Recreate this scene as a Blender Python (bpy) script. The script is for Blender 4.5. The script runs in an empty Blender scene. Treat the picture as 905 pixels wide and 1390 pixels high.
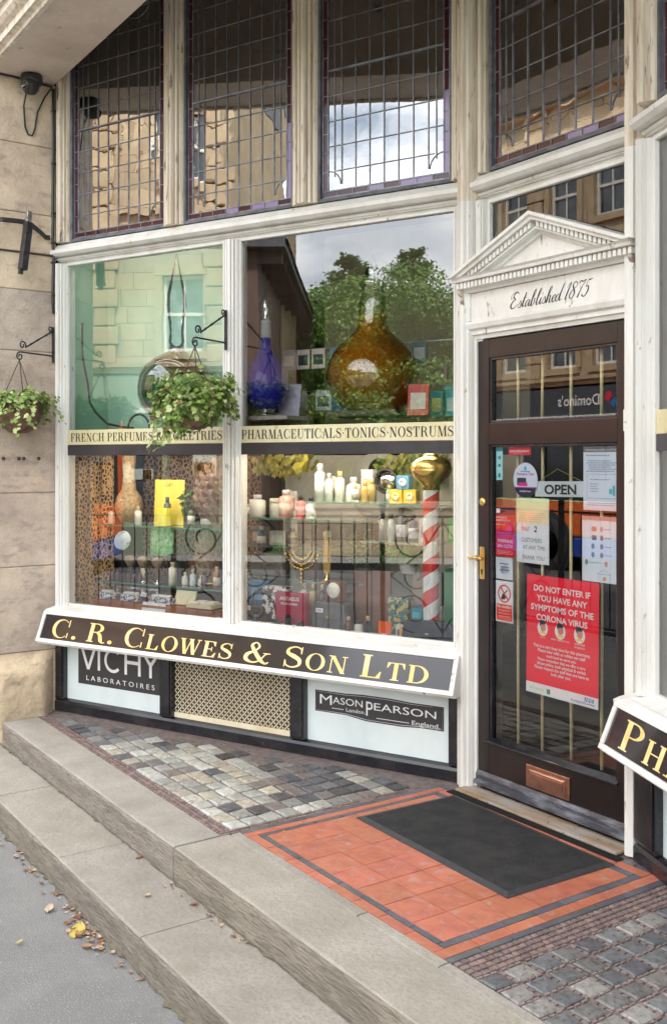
import bpy, bmesh, math, random
from mathutils import Vector, Matrix, Euler
random.seed(7)
R=math.radians
sc=bpy.context.scene
col=sc.collection
MATS={}
# ---------------------------------------------------------------- materials
def nodes(name):
    m=bpy.data.materials.new(name); m.use_nodes=True
    nt=m.node_tree; b=nt.nodes['Principled BSDF']
    return m,nt,b
def N(nt,t,**k):
    n=nt.nodes.new(t)
    for a,v in k.items():
        if a in n.inputs.keys(): n.inputs[a].default_value=v
        else: setattr(n,a,v)
    return n
def c4(c): return (c[0],c[1],c[2],1)
def mixc(nt,f,a,b,mode='MIX'):
    n=nt.nodes.new('ShaderNodeMix'); n.data_type='RGBA'; n.blend_type=mode
    for s,v in ((0,f),(6,a),(7,b)):
        if isinstance(v,(int,float)): n.inputs[s].default_value=v
        elif isinstance(v,tuple): n.inputs[s].default_value=c4(v)
        else: nt.links.new(v,n.inputs[s])
    return n.outputs[2]
def noise(nt,vec,scale,detail=4,rough=.55,lo=.4,hi=.6):
    n=N(nt,'ShaderNodeTexNoise'); n.inputs['Scale'].default_value=scale; n.inputs['Detail'].default_value=detail; n.inputs['Roughness'].default_value=rough
    nt.links.new(vec,n.inputs['Vector'])
    r=N(nt,'ShaderNodeMapRange'); r.inputs[1].default_value=lo; r.inputs[2].default_value=hi
    nt.links.new(n.outputs[0],r.inputs[0]); return r.outputs[0],n.outputs[0]
def mp(nt,scale=(1,1,1),world=False):
    m=N(nt,'ShaderNodeMapping'); m.inputs['Scale'].default_value=scale
    if world: nt.links.new(N(nt,'ShaderNodeNewGeometry').outputs['Position'],m.inputs[0])
    else: nt.links.new(N(nt,'ShaderNodeTexCoord').outputs['Object'],m.inputs[0])
    return m.outputs[0]
def M(name,c,rough=.6,metal=0,c2=None,ns=6,lo=.4,hi=.62,st=(1,1,1),c3=None,ns3=30,lo3=.6,hi3=.68,st3=(1,1,1),bump=0,bs=80,spec=.5,coat=0,tint=False,world=False,sub=0):
    if name in MATS: return MATS[name]
    m,nt,b=nodes(name); v=mp(nt,st,world)
    out=None
    if c2:
        f,_=noise(nt,v,ns,5,.6,lo,hi); out=mixc(nt,f,c,c2)
    if c3:
        f,_=noise(nt,mp(nt,st3,world),ns3,4,.6,lo3,hi3); out=mixc(nt,f,out if out else c,c3)
    if tint:
        a=N(nt,'ShaderNodeAttribute',attribute_name='tint'); out=mixc(nt,1.0,out if out else c,a.outputs['Color'],'MULTIPLY')
    if out: nt.links.new(out,b.inputs['Base Color'])
    else: b.inputs['Base Color'].default_value=c4(c)
    b.inputs['Roughness'].default_value=rough; b.inputs['Metallic'].default_value=metal
    b.inputs['Specular IOR Level'].default_value=spec
    b.inputs['Coat Weight'].default_value=coat; b.inputs['Coat Roughness'].default_value=.05
    if sub: b.inputs['Subsurface Weight'].default_value=sub
    if bump:
        _,h=noise(nt,mp(nt,st,world),bs,6,.6); bn=N(nt,'ShaderNodeBump'); bn.inputs['Strength'].default_value=bump; bn.inputs['Distance'].default_value=.01
        nt.links.new(h,bn.inputs['Height']); nt.links.new(bn.outputs[0],b.inputs['Normal'])
    MATS[name]=m; return m
def glassmat(name,tint=(.93,.95,.94),base=.34,rough=.0,refl=(1,1,1),wav=.0,ws=3):
    m,nt,b=nodes(name); nt.nodes.remove(b); out=nt.nodes['Material Output']
    t=N(nt,'ShaderNodeBsdfTransparent'); t.inputs[0].default_value=c4(tint)
    g=N(nt,'ShaderNodeBsdfGlossy'); g.inputs['Roughness'].default_value=rough; g.inputs['Color'].default_value=c4(refl)
    fr=N(nt,'ShaderNodeFresnel'); fr.inputs[0].default_value=1.5
    a=N(nt,'ShaderNodeMath',operation='ADD',use_clamp=True); a.inputs[1].default_value=base; nt.links.new(fr.outputs[0],a.inputs[0])
    mx=N(nt,'ShaderNodeMixShader'); nt.links.new(a.outputs[0],mx.inputs[0]); nt.links.new(t.outputs[0],mx.inputs[1]); nt.links.new(g.outputs[0],mx.inputs[2])
    nt.links.new(mx.outputs[0],out.inputs[0])
    if wav:
        _,h=noise(nt,mp(nt,(1,1,1),True),ws,2,.5); bn=N(nt,'ShaderNodeBump'); bn.inputs['Strength'].default_value=wav; bn.inputs['Distance'].default_value=.01
        nt.links.new(h,bn.inputs['Height']); nt.links.new(bn.outputs[0],g.inputs['Normal'])
    MATS[name]=m; return m
def realglass(name,c,rough=0,ior=1.45,trans=1):
    m,nt,b=nodes(name); b.inputs['Base Color'].default_value=c4(c); b.inputs['Transmission Weight'].default_value=trans
    b.inputs['Roughness'].default_value=rough; b.inputs['IOR'].default_value=ior; MATS[name]=m; return m
def leopard(name,c,c2,sc_=62,lo=.10,hi=.24):
    m,nt,b=nodes(name); v=mp(nt,(1,1,.6),False)
    nz=N(nt,'ShaderNodeTexNoise'); nz.inputs['Scale'].default_value=20; nt.links.new(v,nz.inputs[0])
    ad=N(nt,'ShaderNodeVectorMath',operation='MULTIPLY_ADD'); nt.links.new(nz.outputs[1],ad.inputs[0]); ad.inputs[1].default_value=(.02,.02,.02); nt.links.new(v,ad.inputs[2])
    w=N(nt,'ShaderNodeTexVoronoi'); w.feature='DISTANCE_TO_EDGE'; w.inputs['Scale'].default_value=sc_; nt.links.new(ad.outputs[0],w.inputs['Vector'])
    r=N(nt,'ShaderNodeMapRange'); r.inputs[1].default_value=lo; r.inputs[2].default_value=hi; nt.links.new(w.outputs[0],r.inputs[0])
    nt.links.new(mixc(nt,r.outputs[0],c2,c),b.inputs['Base Color']); b.inputs['Roughness'].default_value=.8; MATS[name]=m; return m

white=M('white_paint',(.80,.79,.76),.45,c2=(.66,.63,.57),ns=3,lo=.42,hi=.75,st=(3,3,.6),c3=(.24,.18,.13),ns3=24,lo3=.655,hi3=.74,st3=(1,1,.35),bump=.25,bs=40)
cream=M('weathered_cream_paint',(.80,.72,.60),.55,c2=(.58,.49,.38),ns=7,lo=.42,hi=.66,st=(4,4,.35),c3=(.14,.10,.07),ns3=26,lo3=.60,hi3=.70,st3=(1.4,1.4,.25),bump=.35,bs=50)
soff=M('soffit_paint',(.72,.61,.51),.7,c2=(.56,.46,.38),ns=2.2,lo=.4,hi=.65,c3=(.30,.24,.20),ns3=9,lo3=.66,hi3=.74,bump=.35,bs=25)
blackp=M('black_gloss_paint',(.012,.012,.016),.22,c2=(.03,.027,.03),ns=6,c3=(.09,.08,.08),ns3=45,lo3=.68,hi3=.74,bump=.15,bs=30,coat=.3)
doorp=M('dark_door_paint',(.013,.009,.009),.3,c2=(.022,.014,.013),ns=5,lo=.35,hi=.7,st=(1,1,.4),c3=(.10,.07,.06),ns3=40,lo3=.72,hi3=.78,bump=.12,bs=35,coat=.1)
gold=M('gold_leaf',(.82,.58,.20),.45,c2=(.92,.72,.36),ns=9,metal=.15,bump=.1,bs=60)
inkm=M('black_ink',(.02,.02,.022),.5)
whitelet=M('white_lettering',(.80,.81,.82),.5)
brass=M('polished_brass',(.80,.55,.18),.27,.85,c2=(.62,.40,.14),ns=10,bump=.04,bs=20)
bronze=M('worn_copper_bronze',(.50,.27,.20),.38,1,c2=(.62,.36,.26),ns=22,bump=.1)
lead=M('lead_came',(.28,.29,.32),.42,.6,c2=(.16,.16,.18),ns=15)
purple=M('ruby_border_glass',(.05,.010,.016),.08,c2=(.07,.015,.03),ns=9,lo=.35,hi=.65)
sky_sheen=M('sky_sheen_border_glass',(.30,.25,.40),.1,c2=(.30,.22,.45),ns=12)  # lilac of the reflected sky, painted into lower pieces of the maroon border
iron=M('black_iron',(.018,.018,.022),.45,.3,c2=(.05,.045,.045),ns=30,bump=.2)
stone=M('sandstone',(.68,.58,.48),.85,c2=(.36,.30,.26),ns=3.2,lo=.36,hi=.72,c3=(.30,.26,.23),ns3=9,lo3=.52,hi3=.80,st3=(1,1,2.2),tint=True,bump=.8,bs=45)
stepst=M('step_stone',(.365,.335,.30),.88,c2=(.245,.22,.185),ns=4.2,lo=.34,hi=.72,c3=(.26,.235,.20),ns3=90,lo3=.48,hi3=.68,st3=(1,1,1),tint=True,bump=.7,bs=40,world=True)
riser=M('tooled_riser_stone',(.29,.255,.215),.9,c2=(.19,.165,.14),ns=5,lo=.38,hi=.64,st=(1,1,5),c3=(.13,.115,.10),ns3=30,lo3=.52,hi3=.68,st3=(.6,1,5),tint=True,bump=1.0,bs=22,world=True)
asph=M('asphalt',(.27,.265,.255),.9,c2=(.20,.195,.19),ns=1.6,c3=(.36,.35,.33),ns3=160,lo3=.60,hi3=.66,bump=.9,bs=170,world=True)
roadm=M('road_asphalt',(.10,.10,.105),.8,c2=(.07,.07,.07),ns=2,c3=(.15,.15,.15),ns3=90,lo3=.6,hi3=.68,bump=.5,bs=120,world=True)
mortar=M('brown_mortar',(.20,.155,.14),.8,c2=(.12,.095,.09),ns=30,c3=(.30,.25,.22),ns3=60,lo3=.58,hi3=.66,bump=.6,bs=90,world=True)
paver=M('glazed_paver',(1,1,1),.34,c2=(.66,.63,.60),ns=30,lo=.35,hi=.68,c3=(.42,.36,.32),ns3=60,lo3=.56,hi3=.68,tint=True,bump=.5,bs=55,world=True,spec=.6)
redt=M('terracotta_tile',(.50,.165,.09),.5,c2=(.38,.115,.07),ns=16,lo=.38,hi=.68,c3=(.40,.25,.20),ns3=24,lo3=.55,hi3=.70,tint=True,bump=.2,bs=60,world=True)
bluet=M('blue_border_tile',(.075,.08,.095),.4,c2=(.12,.12,.135),ns=9,c3=(.25,.22,.21),ns3=30,lo3=.68,hi3=.76,tint=True,bump=.2,bs=60,world=True)
edget=M('brown_edging_tile',(.25,.185,.17),.6,c2=(.17,.125,.12),ns=25,c3=(.36,.30,.28),ns3=50,lo3=.6,hi3=.7,tint=True,bump=.5,bs=70,world=True)
rubber=M('rubber_mat',(.014,.015,.017),.85,c2=(.032,.031,.030),ns=9,c3=(.075,.07,.065),ns3=110,lo3=.60,hi3=.70,bump=.9,bs=260)
rubedge=M('rubber_edge',(.03,.032,.038),.55,c2=(.045,.045,.05),ns=30)
leafm=M('ivy_leaf',(1,1,1),.45,tint=True,spec=.5)
_nt=leafm.node_tree; _b=_nt.nodes['Principled BSDF']; _t=_nt.nodes.new('ShaderNodeBsdfTranslucent'); _mx=_nt.nodes.new('ShaderNodeMixShader'); _mx.inputs[0].default_value=.35
_a=[n for n in _nt.nodes if n.bl_idname=='ShaderNodeAttribute'][0]; _nt.links.new(_a.outputs[0],_t.inputs[0]); _nt.links.new(_b.outputs[0],_mx.inputs[1]); _nt.links.new(_t.outputs[0],_mx.inputs[2]); _nt.links.new(_mx.outputs[0],_nt.nodes['Material Output'].inputs[0])
barkm=M('bark',(.10,.075,.055),.9,c2=(.06,.045,.035),ns=6,bump=.4)
latt=M('cream_lattice_paint',(.76,.68,.50),.5,c2=(.66,.56,.38),ns=6)
paleblue=M('pale_painted_panel',(.70,.77,.77),.42,c2=(.62,.70,.71),ns=4,st=(1,1,.6),c3=(.45,.38,.28),ns3=10,lo3=.70,hi3=.80,bump=.08)
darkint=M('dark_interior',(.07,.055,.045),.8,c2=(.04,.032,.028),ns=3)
glassA=glassmat('shop_glass',tint=(.98,.985,.98),base=.145,wav=.02,ws=2.2)
glassL=glassmat('leaded_glass',base=.30,tint=(.75,.73,.68),wav=.035,ws=7)
glassD=glassmat('door_glass',tint=(.985,.985,.985),base=.05,wav=.012,ws=2)

# ---------------------------------------------------------------- mesh builder
class MB:
    def __init__(s,T=None): s.v=[];s.f=[];s.c=[];s.mi=[];s.T=T;s.col=None;s.m=0;s.sm=[];s.smooth=False
    def add(s,vs,fs,T=None):
        b=len(s.v)
        for p in vs:
            p=Vector(p)
            if T is not None: p=T@p
            if s.T is not None: p=s.T@p
            s.v.append(p)
        for f in fs: s.f.append([b+i for i in f]); s.c.append(s.col); s.mi.append(s.m); s.sm.append(s.smooth)
        return s
    def box(s,x0,x1,y0,y1,z0,z1,T=None):
        return s.add([(x,y,z) for x in(x0,x1) for y in(y0,y1) for z in(z0,z1)],[(0,1,3,2),(4,6,7,5),(0,4,5,1),(2,3,7,6),(0,2,6,4),(1,5,7,3)],T)
    def quad(s,a,b,c,d,T=None): return s.add([a,b,c,d],[(0,1,2,3)],T)
    def prism(s,poly,fn0,fn1,T=None):
        n=len(poly); vs=[fn0(*p) for p in poly]+[fn1(*p) for p in poly]
        return s.add(vs,[tuple(range(n))[::-1],tuple(range(n,2*n))]+[(i,(i+1)%n,n+(i+1)%n,n+i) for i in range(n)],T)
    def lathe(s,prof,seg=24,c=(0,0,0),T=None,sm=True):
        vs=[];fs=[];o=s.smooth;s.smooth=sm
        for r,z in prof:
            for k in range(seg):
                a=2*math.pi*k/seg; vs.append((c[0]+r*math.cos(a),c[1]+r*math.sin(a),c[2]+z))
        for i in range(len(prof)-1):
            for k in range(seg):
                k2=(k+1)%seg; fs.append((i*seg+k,i*seg+k2,(i+1)*seg+k2,(i+1)*seg+k))
        if prof[0][0]>1e-4: fs.append(tuple(range(seg))[::-1])
        if prof[-1][0]>1e-4: fs.append(tuple(range((len(prof)-1)*seg,len(prof)*seg)))
        s.add(vs,fs,T); s.smooth=o; return s
    def tube(s,pts,r,seg=8,T=None,closed=False,sm=True):
        pts=[Vector(p) for p in pts]; n=len(pts); o=s.smooth; s.smooth=sm
        rr=r if isinstance(r,(list,tuple)) else [r]*n
        vs=[];fs=[];up=Vector((0,0,1))
        for i,p in enumerate(pts):
            if closed: t=pts[(i+1)%n]-pts[i-1]
            else: t=pts[min(i+1,n-1)]-pts[max(i-1,0)]
            t.normalize()
            a=up if abs(t.dot(up))<.95 else Vector((1,0,0))
            if i and not closed:
                a=prev
            x=(a-t*a.dot(t)).normalized(); y=t.cross(x); prev=x
            for k in range(seg):
                an=2*math.pi*k/seg; vs.append(p+(x*math.cos(an)+y*math.sin(an))*rr[i])
        for i in range(n if closed else n-1):
            j=(i+1)%n
            for k in range(seg):
                k2=(k+1)%seg; fs.append((i*seg+k,i*seg+k2,j*seg+k2,j*seg+k))
        if not closed: fs.append(tuple(range(seg))[::-1]); fs.append(tuple(range((n-1)*seg,n*seg)))
        s.add(vs,fs,T); s.smooth=o; return s
    def build(s,name,mat,parent=None,org=None,bevel=0,recalc=True,weld=False):
        me=bpy.data.meshes.new(name)
        o0=Vector((0,0,0))
        if parent is not None: o0=wloc(parent)
        elif org is not None: o0=Vector(org)
        me.from_pydata([tuple(v-o0) for v in s.v],[],s.f)
        mats=mat if isinstance(mat,(list,tuple)) else [mat]
        for m in mats: me.materials.append(m)
        me.polygons.foreach_set('material_index',s.mi)
        me.polygons.foreach_set('use_smooth',s.sm)
        if any(c is not None for c in s.c):
            at=me.color_attributes.new('tint','FLOAT_COLOR','CORNER')
            data=[]
            for p,c in zip(s.f,s.c):
                c=c or (1,1,1)
                for _ in p: data+= [c[0],c[1],c[2],1]
            at.data.foreach_set('color',data)
        if bevel or recalc:
            bm=bmesh.new(); bm.from_mesh(me)
            if weld: bmesh.ops.remove_doubles(bm,verts=bm.verts,dist=1e-5)
            if recalc: bmesh.ops.recalc_face_normals(bm,faces=bm.faces)
            if bevel:
                es=[e for e in bm.edges if len(e.link_faces)==2 and e.calc_face_angle(0)>.4]
                bmesh.ops.bevel(bm,geom=es,offset=bevel,segments=2,affect='EDGES',clamp_overlap=True,profile=.5)
            bm.to_mesh(me); bm.free()
        ob=bpy.data.objects.new(name,me); col.objects.link(ob)
        if parent is not None: ob.parent=parent; PL[ob.name]=o0
        else: ob.location=o0; PL[ob.name]=o0
        return ob
PL={}
def wloc(o): return PL[o.name]
def tag(o,label=None,cat=None,group=None,kind=None):
    if label: o['label']=label
    if cat: o['category']=cat
    if group: o['group']=group
    if kind: o['kind']=kind
    return o
def empty(name,loc,label=None,cat=None,group=None):
    o=bpy.data.objects.new(name,None); o.empty_display_size=.1; col.objects.link(o); o.location=loc; PL[o.name]=Vector(loc)
    return tag(o,label,cat,group)
def struct(mb,name,mat,**k): return tag(mb.build(name,mat,**k),kind='structure')
def frame(P,ang):
    a=R(ang); e=(math.cos(a),math.sin(a)); n=(e[1],-e[0])
    return Matrix(((e[0],n[0],0,P[0]),(e[1],n[1],0,P[1]),(0,0,1,0),(0,0,0,1)))
TA=frame((-3.573,3.139),24.2); TB=frame((-3.449,3.15),0); TC=frame((-2.495,3.083),-24.2)
def WA(u,o,z): return tuple(TA@Vector((u,o,z)))
# flat 2D -> frame : plane at offset o ; returns matrix mapping (x,y,0)->(u,o,z)
def flat(T,o,u0=0,z0=0): return T@Matrix(((1,0,0,u0),(0,0,1,o),(0,1,0,z0),(0,0,0,1)))

# ---------------------------------------------------------------- text
def textmesh(s,bold=0,shear=0):
    cu=bpy.data.curves.new('t','FONT'); cu.body=s; cu.size=1; cu.offset=bold; cu.shear=shear; cu.resolution_u=3
    ob=bpy.data.objects.new('t',cu); col.objects.link(ob); bpy.context.view_layer.update()
    me=bpy.data.meshes.new_from_object(ob); vs=[v.co.copy() for v in me.vertices]; fs=[tuple(p.vertices) for p in me.polygons]
    bpy.data.objects.remove(ob); bpy.data.curves.remove(cu); bpy.data.meshes.remove(me)
    return vs,fs
def addtext(mb,s,T,x0,x1,y,h=None,bold=0,shear=0,align='C',maxw=None,y1=None):
    """text with baseline y between x0 and x1; h = cap height; when h is None the width sets it"""
    vs,fs=textmesh(s,bold,shear)
    if not vs: return
    X0=min(v.x for v in vs);X1=max(v.x for v in vs)
    cap=.73
    if h is None: sx=(x1-x0)/(X1-X0); sy=sx
    else:
        sy=h/cap; sx=sy
        if maxw!=0 and (X1-X0)*sx>(x1-x0): sx=(x1-x0)/(X1-X0)
        if maxw=='fit': sx=(x1-x0)/(X1-X0)
    w=(X1-X0)*sx
    ox={'C':(x0+x1-w)/2,'L':x0,'R':x1-w}[align]
    mb.add([((v.x-X0)*sx+ox,v.y*sy+y,0) for v in vs],fs,T)
class G:   # glyph collector: 2D quads
    def __init__(s): s.q=[]
    def r(s,x0,x1,y0,y1): s.q.append([(x0,y0),(x1,y0),(x1,y1),(x0,y1)])
    def d(s,x0,y0,x1,y1,w): s.q.append([(x0-w/2,y0),(x0+w/2,y0),(x1+w/2,y1),(x1-w/2,y1)])
    def ring(s,cx,cy,rx,ry,icx,irx,iry,a0,a1,n=22):
        p=[]
        for i in range(n+1):
            a=R(a0+(a1-a0)*i/n); p.append(((cx+rx*math.cos(a),cy+ry*math.sin(a)),(icx+irx*math.cos(a),cy+iry*math.sin(a))))
        for i in range(n): s.q.append([p[i][0],p[i+1][0],p[i+1][1],p[i][1]])
    def brush(s,pts,n=5,sh=0):
        P=[Vector((a,b)) for a,b,_ in pts]; W=[c for *_,c in pts]; out=[]
        for i in range(len(P)-1):
            p0=P[max(i-1,0)];p1=P[i];p2=P[i+1];p3=P[min(i+2,len(P)-1)]
            for k in range(n):
                t=k/n; out.append((.5*((2*p1)+(p2-p0)*t+(2*p0-5*p1+4*p2-p3)*t*t+(3*p1-p0-3*p2+p3)*t**3),W[i]*(1-t)+W[i+1]*t))
        out.append((P[-1],W[-1])); q=[]
        for i,(p,w) in enumerate(out):
            t=out[min(i+1,len(out)-1)][0]-out[max(i-1,0)][0]
            if t.length<1e-6: t=Vector((1,0))
            t.normalize(); nn=Vector((-t.y,t.x))*w/2; q.append(((p+nn),(p-nn)))
        for i in range(len(q)-1): s.q.append([tuple(q[i][0]),tuple(q[i+1][0]),tuple(q[i+1][1]),tuple(q[i][1])])
def glyph(ch):
    g=G(); K=.165; t=.05; S=.05
    def serif(x,y,w=.30): g.r(x-w/2,x+w/2,y if y<.5 else 1-S,y+S if y<.5 else 1)
    def stem(x,w=K): g.r(x-w/2,x+w/2,0,1); serif(x,0); serif(x,1)
    if ch=='C': g.ring(.43,.5,.41,.52,.48,.30,.47,48,312); g.r(.74,.79,.62,1.0); g.r(.74,.79,.03,.30); w=.86
    elif ch=='O': g.ring(.43,.5,.42,.52,.43,.26,.475,0,360,32); w=.86
    elif ch=='D': stem(.17); g.ring(.34,.5,.48,.5,.34,.315,.45,-90,90); g.r(.2,.34,.0,.05); g.r(.2,.34,.95,1); w=.88
    elif ch=='P': stem(.17); g.ring(.36,.735,.34,.265,.36,.19,.215,-90,90,14); g.r(.2,.36,.95,1); g.r(.2,.36,.47,.52); w=.74
    elif ch=='R': stem(.17); g.ring(.36,.75,.32,.25,.36,.17,.20,-90,90,14); g.r(.2,.36,.95,1); g.r(.2,.36,.5,.55); g.brush([(.42,.52,.08),(.56,.40,.16),(.64,.12,.16),(.74,.01,.06),(.84,.05,.03)]); w=.84
    elif ch=='L': stem(.17); g.r(.2,.64,0,S); g.q.append([(.5,S),(.64,S),(.66,.30),(.62,.30)]); w=.70
    elif ch in 'EF':
        stem(.17); g.r(.2,.62,.95,1); g.q.append([(.48,.95),(.62,.95),(.62,.70),(.585,.70)]); g.r(.2,.46,.485,.53); g.r(.44,.475,.37,.65)
        if ch=='E': g.r(.2,.64,0,S); g.q.append([(.5,S),(.64,S),(.68,.30),(.64,.30)])
        w=.72 if ch=='E' else .66
    elif ch=='H': stem(.17); stem(.67); g.r(.2,.64,.48,.53); w=.84
    elif ch=='I': stem(.17); w=.34
    elif ch=='T': g.r(.375-K/2,.375+K/2,0,1); serif(.375,0,.34); g.r(.03,.72,.95,1); g.q.append([(.03,.95),(.16,.95),(.05,.68),(.02,.68)]); g.q.append([(.72,.95),(.59,.95),(.70,.68),(.73,.68)]); w=.75
    elif ch=='N': g.d(.15,0,.15,1,t); g.d(.71,0,.71,1,t); g.d(.70,0,.18,1,K*1.1); serif(.15,0,.24); serif(.71,1,.24); g.r(.02,.16,1-S,1); w=.86
    elif ch=='M': g.d(.14,0,.17,1,t); g.d(.50,0,.22,1,K); g.d(.50,0,.80,1,t); g.d(.86,0,.83,1,K); serif(.14,0,.24); serif(.86,0,.30); g.r(.04,.2,1-S,1); g.r(.8,.98,1-S,1); w=1.0
    elif ch=='W': g.d(.33,0,.13,1,K); g.d(.36,0,.55,1,t); g.d(.76,0,.56,1,K); g.d(.78,0,.97,1,t); g.r(0,.28,1-S,1); g.r(.44,.70,1-S,1); g.r(.87,1.07,1-S,1); w=1.08
    elif ch=='A': g.d(.12,0,.38,1,t); g.d(.68,0,.40,1,K); g.r(.2,.6,.30,.345); serif(.12,0,.24); serif(.68,0,.30); w=.82
    elif ch=='U': g.r(.17-K/2,.17+K/2,.3,1); serif(.17,1); g.d(.68,.3,.68,1,t); serif(.68,1,.24); g.ring(.395,.32,.31,.34,.42,.235,.28,180,360,16); w=.82
    elif ch=='S': g.brush([(.57,.70,.03),(.55,.88,.06),(.36,.975,.05),(.14,.86,.09),(.13,.66,.14),(.34,.53,.185),(.54,.38,.15),(.55,.14,.09),(.33,.025,.05),(.12,.10,.06),(.07,.30,.03)],6); g.r(.565,.60,.66,.99); g.r(.04,.075,.01,.34); w=.66
    elif ch=='&': g.brush([(.86,.48,.04),(.76,.40,.05),(.60,.12,.06),(.36,.02,.07),(.12,.14,.15),(.14,.38,.15),(.42,.60,.06),(.52,.80,.08),(.40,.965,.05),(.26,.84,.10),(.34,.62,.14),(.62,.18,.16),(.82,.02,.08),(.94,.10,.04)],6); g.r(.70,.96,.47,.51); w=1.0
    elif ch=='.': g.ring(.12,.09,.10,.10,.12,.0,.0,0,360,12); w=.26
    elif ch=='·': g.ring(.14,.48,.07,.08,.14,.0,.0,0,360,10); w=.28
    elif ch==' ': w=.34
    else: w=.5
    return g.q,w
def seriftext(mb,runs,T,x0,x1,y,cap,small=.74,track=.06):
    """runs: string where '^' before a letter means full cap height, others small caps (when '^' is used at all)"""
    sc_=('^' in runs); items=[];big=not sc_;i=0
    while i<len(runs):
        if runs[i]=='^': items.append((runs[i+1],1.0)); i+=2; continue
        items.append((runs[i],1.0 if (big or runs[i] in '.·') else small)); i+=1
    tot=sum((glyph(c)[1]+track)*k for c,k in items); sx=(x1-x0)/tot; x=x0; e=0
    for c,k in items:
        q,w=glyph(c)
        for poly in q:
            e+=1; zz=.00004*(e%9)
            mb.add([(x+a*k*sx,y+b*k*cap,zz) for a,b in poly],[(0,1,2,3)],T)
        x+=(w+track)*k*sx
SCRIPT={ # slanted later; x height .42
'E':([[(.52,.86,.02),(.40,.98,.03),(.18,.92,.05),(.14,.70,.06),(.34,.56,.03),(.14,.48,.05),(.02,.22,.07),(.14,.02,.05),(.38,.06,.03),(.56,.24,.015)],[(.14,.70,.01),(-.06,.62,.02),(-.10,.80,.02),(.10,1.0,.02),(.4,1.05,.015)]],.60),
's':([[(0,.06,.015),(.16,.40,.03),(.20,.36,.03),(.26,.12,.06),(.14,0,.03),(.04,.06,.02)]],.30),
't':([[(0,.1,.015),(.20,.9,.05),(.10,.30,.07),(.12,.03,.05),(.30,.12,.015)],[(.04,.58,.02),(.30,.58,.02)]],.28),
'a':([[(.30,.38,.02),(.16,.40,.03),(.04,.22,.06),(.06,.03,.04),(.18,.06,.02),(.32,.38,.04),(.28,.12,.06),(.34,.02,.04),(.46,.12,.015)]],.42),
'b':([[(0,.1,.015),(.26,.80,.03),(.20,.98,.02),(.12,.70,.07),(.06,.10,.07),(.16,0,.03),(.30,.20,.05),(.26,.40,.03),(.42,.36,.015)]],.40),
'l':([[(0,.1,.015),(.26,.82,.03),(.20,.98,.02),(.12,.70,.07),(.08,.10,.06),(.16,.0,.03),(.28,.12,.015)]],.25),
'i':([[(0,.1,.015),(.14,.42,.03),(.08,.12,.07),(.14,.0,.04),(.26,.12,.015)],[(.17,.62,.05),(.19,.66,.05)]],.24),
'h':([[(0,.1,.015),(.26,.82,.03),(.20,.98,.02),(.12,.70,.06),(.04,.0,.06),(.16,.34,.02),(.28,.42,.04),(.26,.12,.07),(.32,.0,.04),(.46,.12,.015)]],.42),
'e':([[(.02,.16,.015),(.22,.24,.02),(.26,.38,.03),(.14,.40,.04),(.04,.20,.07),(.12,.0,.04),(.30,.12,.015)]],.28),
'd':([[(.28,.38,.02),(.14,.40,.03),(.03,.20,.06),(.08,.01,.04),(.20,.10,.02),(.44,1.0,.04),(.30,.30,.07),(.32,.02,.05),(.46,.12,.015)]],.44),
' ':([],.28),
'1':([[(.0,.72,.015),(.24,.98,.03),(.12,.5,.07),(.02,0,.06)]],.28),
'8':([[(.42,.86,.03),(.26,.98,.03),(.12,.80,.05),(.24,.55,.07),(.34,.26,.06),(.20,0,.03),(.02,.16,.05),(.12,.44,.03),(.42,.72,.02),(.42,.88,.03)]],.50),
'7':([[(.06,.82,.03),(.14,.96,.05),(.30,.90,.05),(.50,.98,.02),(.30,.6,.03),(.12,0,.08)]],.42),
'5':([[(.54,.98,.02),(.36,.93,.06),(.24,.94,.02),(.16,.56,.02),(.30,.60,.04),(.36,.34,.07),(.20,.02,.04),(.0,.08,.05),(.02,.18,.03)]],.50)}
def scripttext(mb,s,T,x0,x1,y,h,slant=.32,wt=1.0):
    tot=sum(SCRIPT[c][1] for c in s); sx=(x1-x0)/tot; x=0; e=0
    for c in s:
        st,w=SCRIPT[c]; g=G()
        for b in st: g.brush([(a,bb,ww*wt) for a,bb,ww in b],5)
        for poly in g.q:
            e+=1
            mb.add([(x0+(x+a)*sx+b*h*slant,y+b*h,.00004*(e%9)) for a,b in poly],[(0,1,2,3)],T)
        x+=w

def murky(name,c,t,f=.5,rough=.05):
    m,nt,b=nodes(name); b.inputs['Base Color'].default_value=c4(c); b.inputs['Roughness'].default_value=rough
    tr=N(nt,'ShaderNodeBsdfTransparent'); tr.inputs[0].default_value=c4(t); mx=N(nt,'ShaderNodeMixShader'); mx.inputs[0].default_value=f
    tl=N(nt,'ShaderNodeBsdfTranslucent'); tl.inputs[0].default_value=c4(c); ad=N(nt,'ShaderNodeMixShader'); ad.inputs[0].default_value=.3
    nt.links.new(b.outputs[0],ad.inputs[1]); nt.links.new(tl.outputs[0],ad.inputs[2])
    nt.links.new(ad.outputs[0],mx.inputs[1]); nt.links.new(tr.outputs[0],mx.inputs[2]); nt.links.new(mx.outputs[0],nt.nodes['Material Output'].inputs[0]); MATS[name]=m; return m
# ================================================================= SETTING
def sheet(name,mat,x0,x1,y0,y1,z):
    m=MB(); m.quad((x0,y0,z),(x1,y0,z),(x1,y1,z),(x0,y1,z)); return struct(m,name,mat,org=((x0+x1)/2,(y0+y1)/2,z),recalc=False)
sheet('ground',M('far_ground',(.10,.11,.06),.95,c2=(.07,.09,.04),ns=.2,world=True),-400,400,-500,300,-.47)
sheet('road',roadm,-60,60,-9.2,-1.86,-.37)
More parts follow.
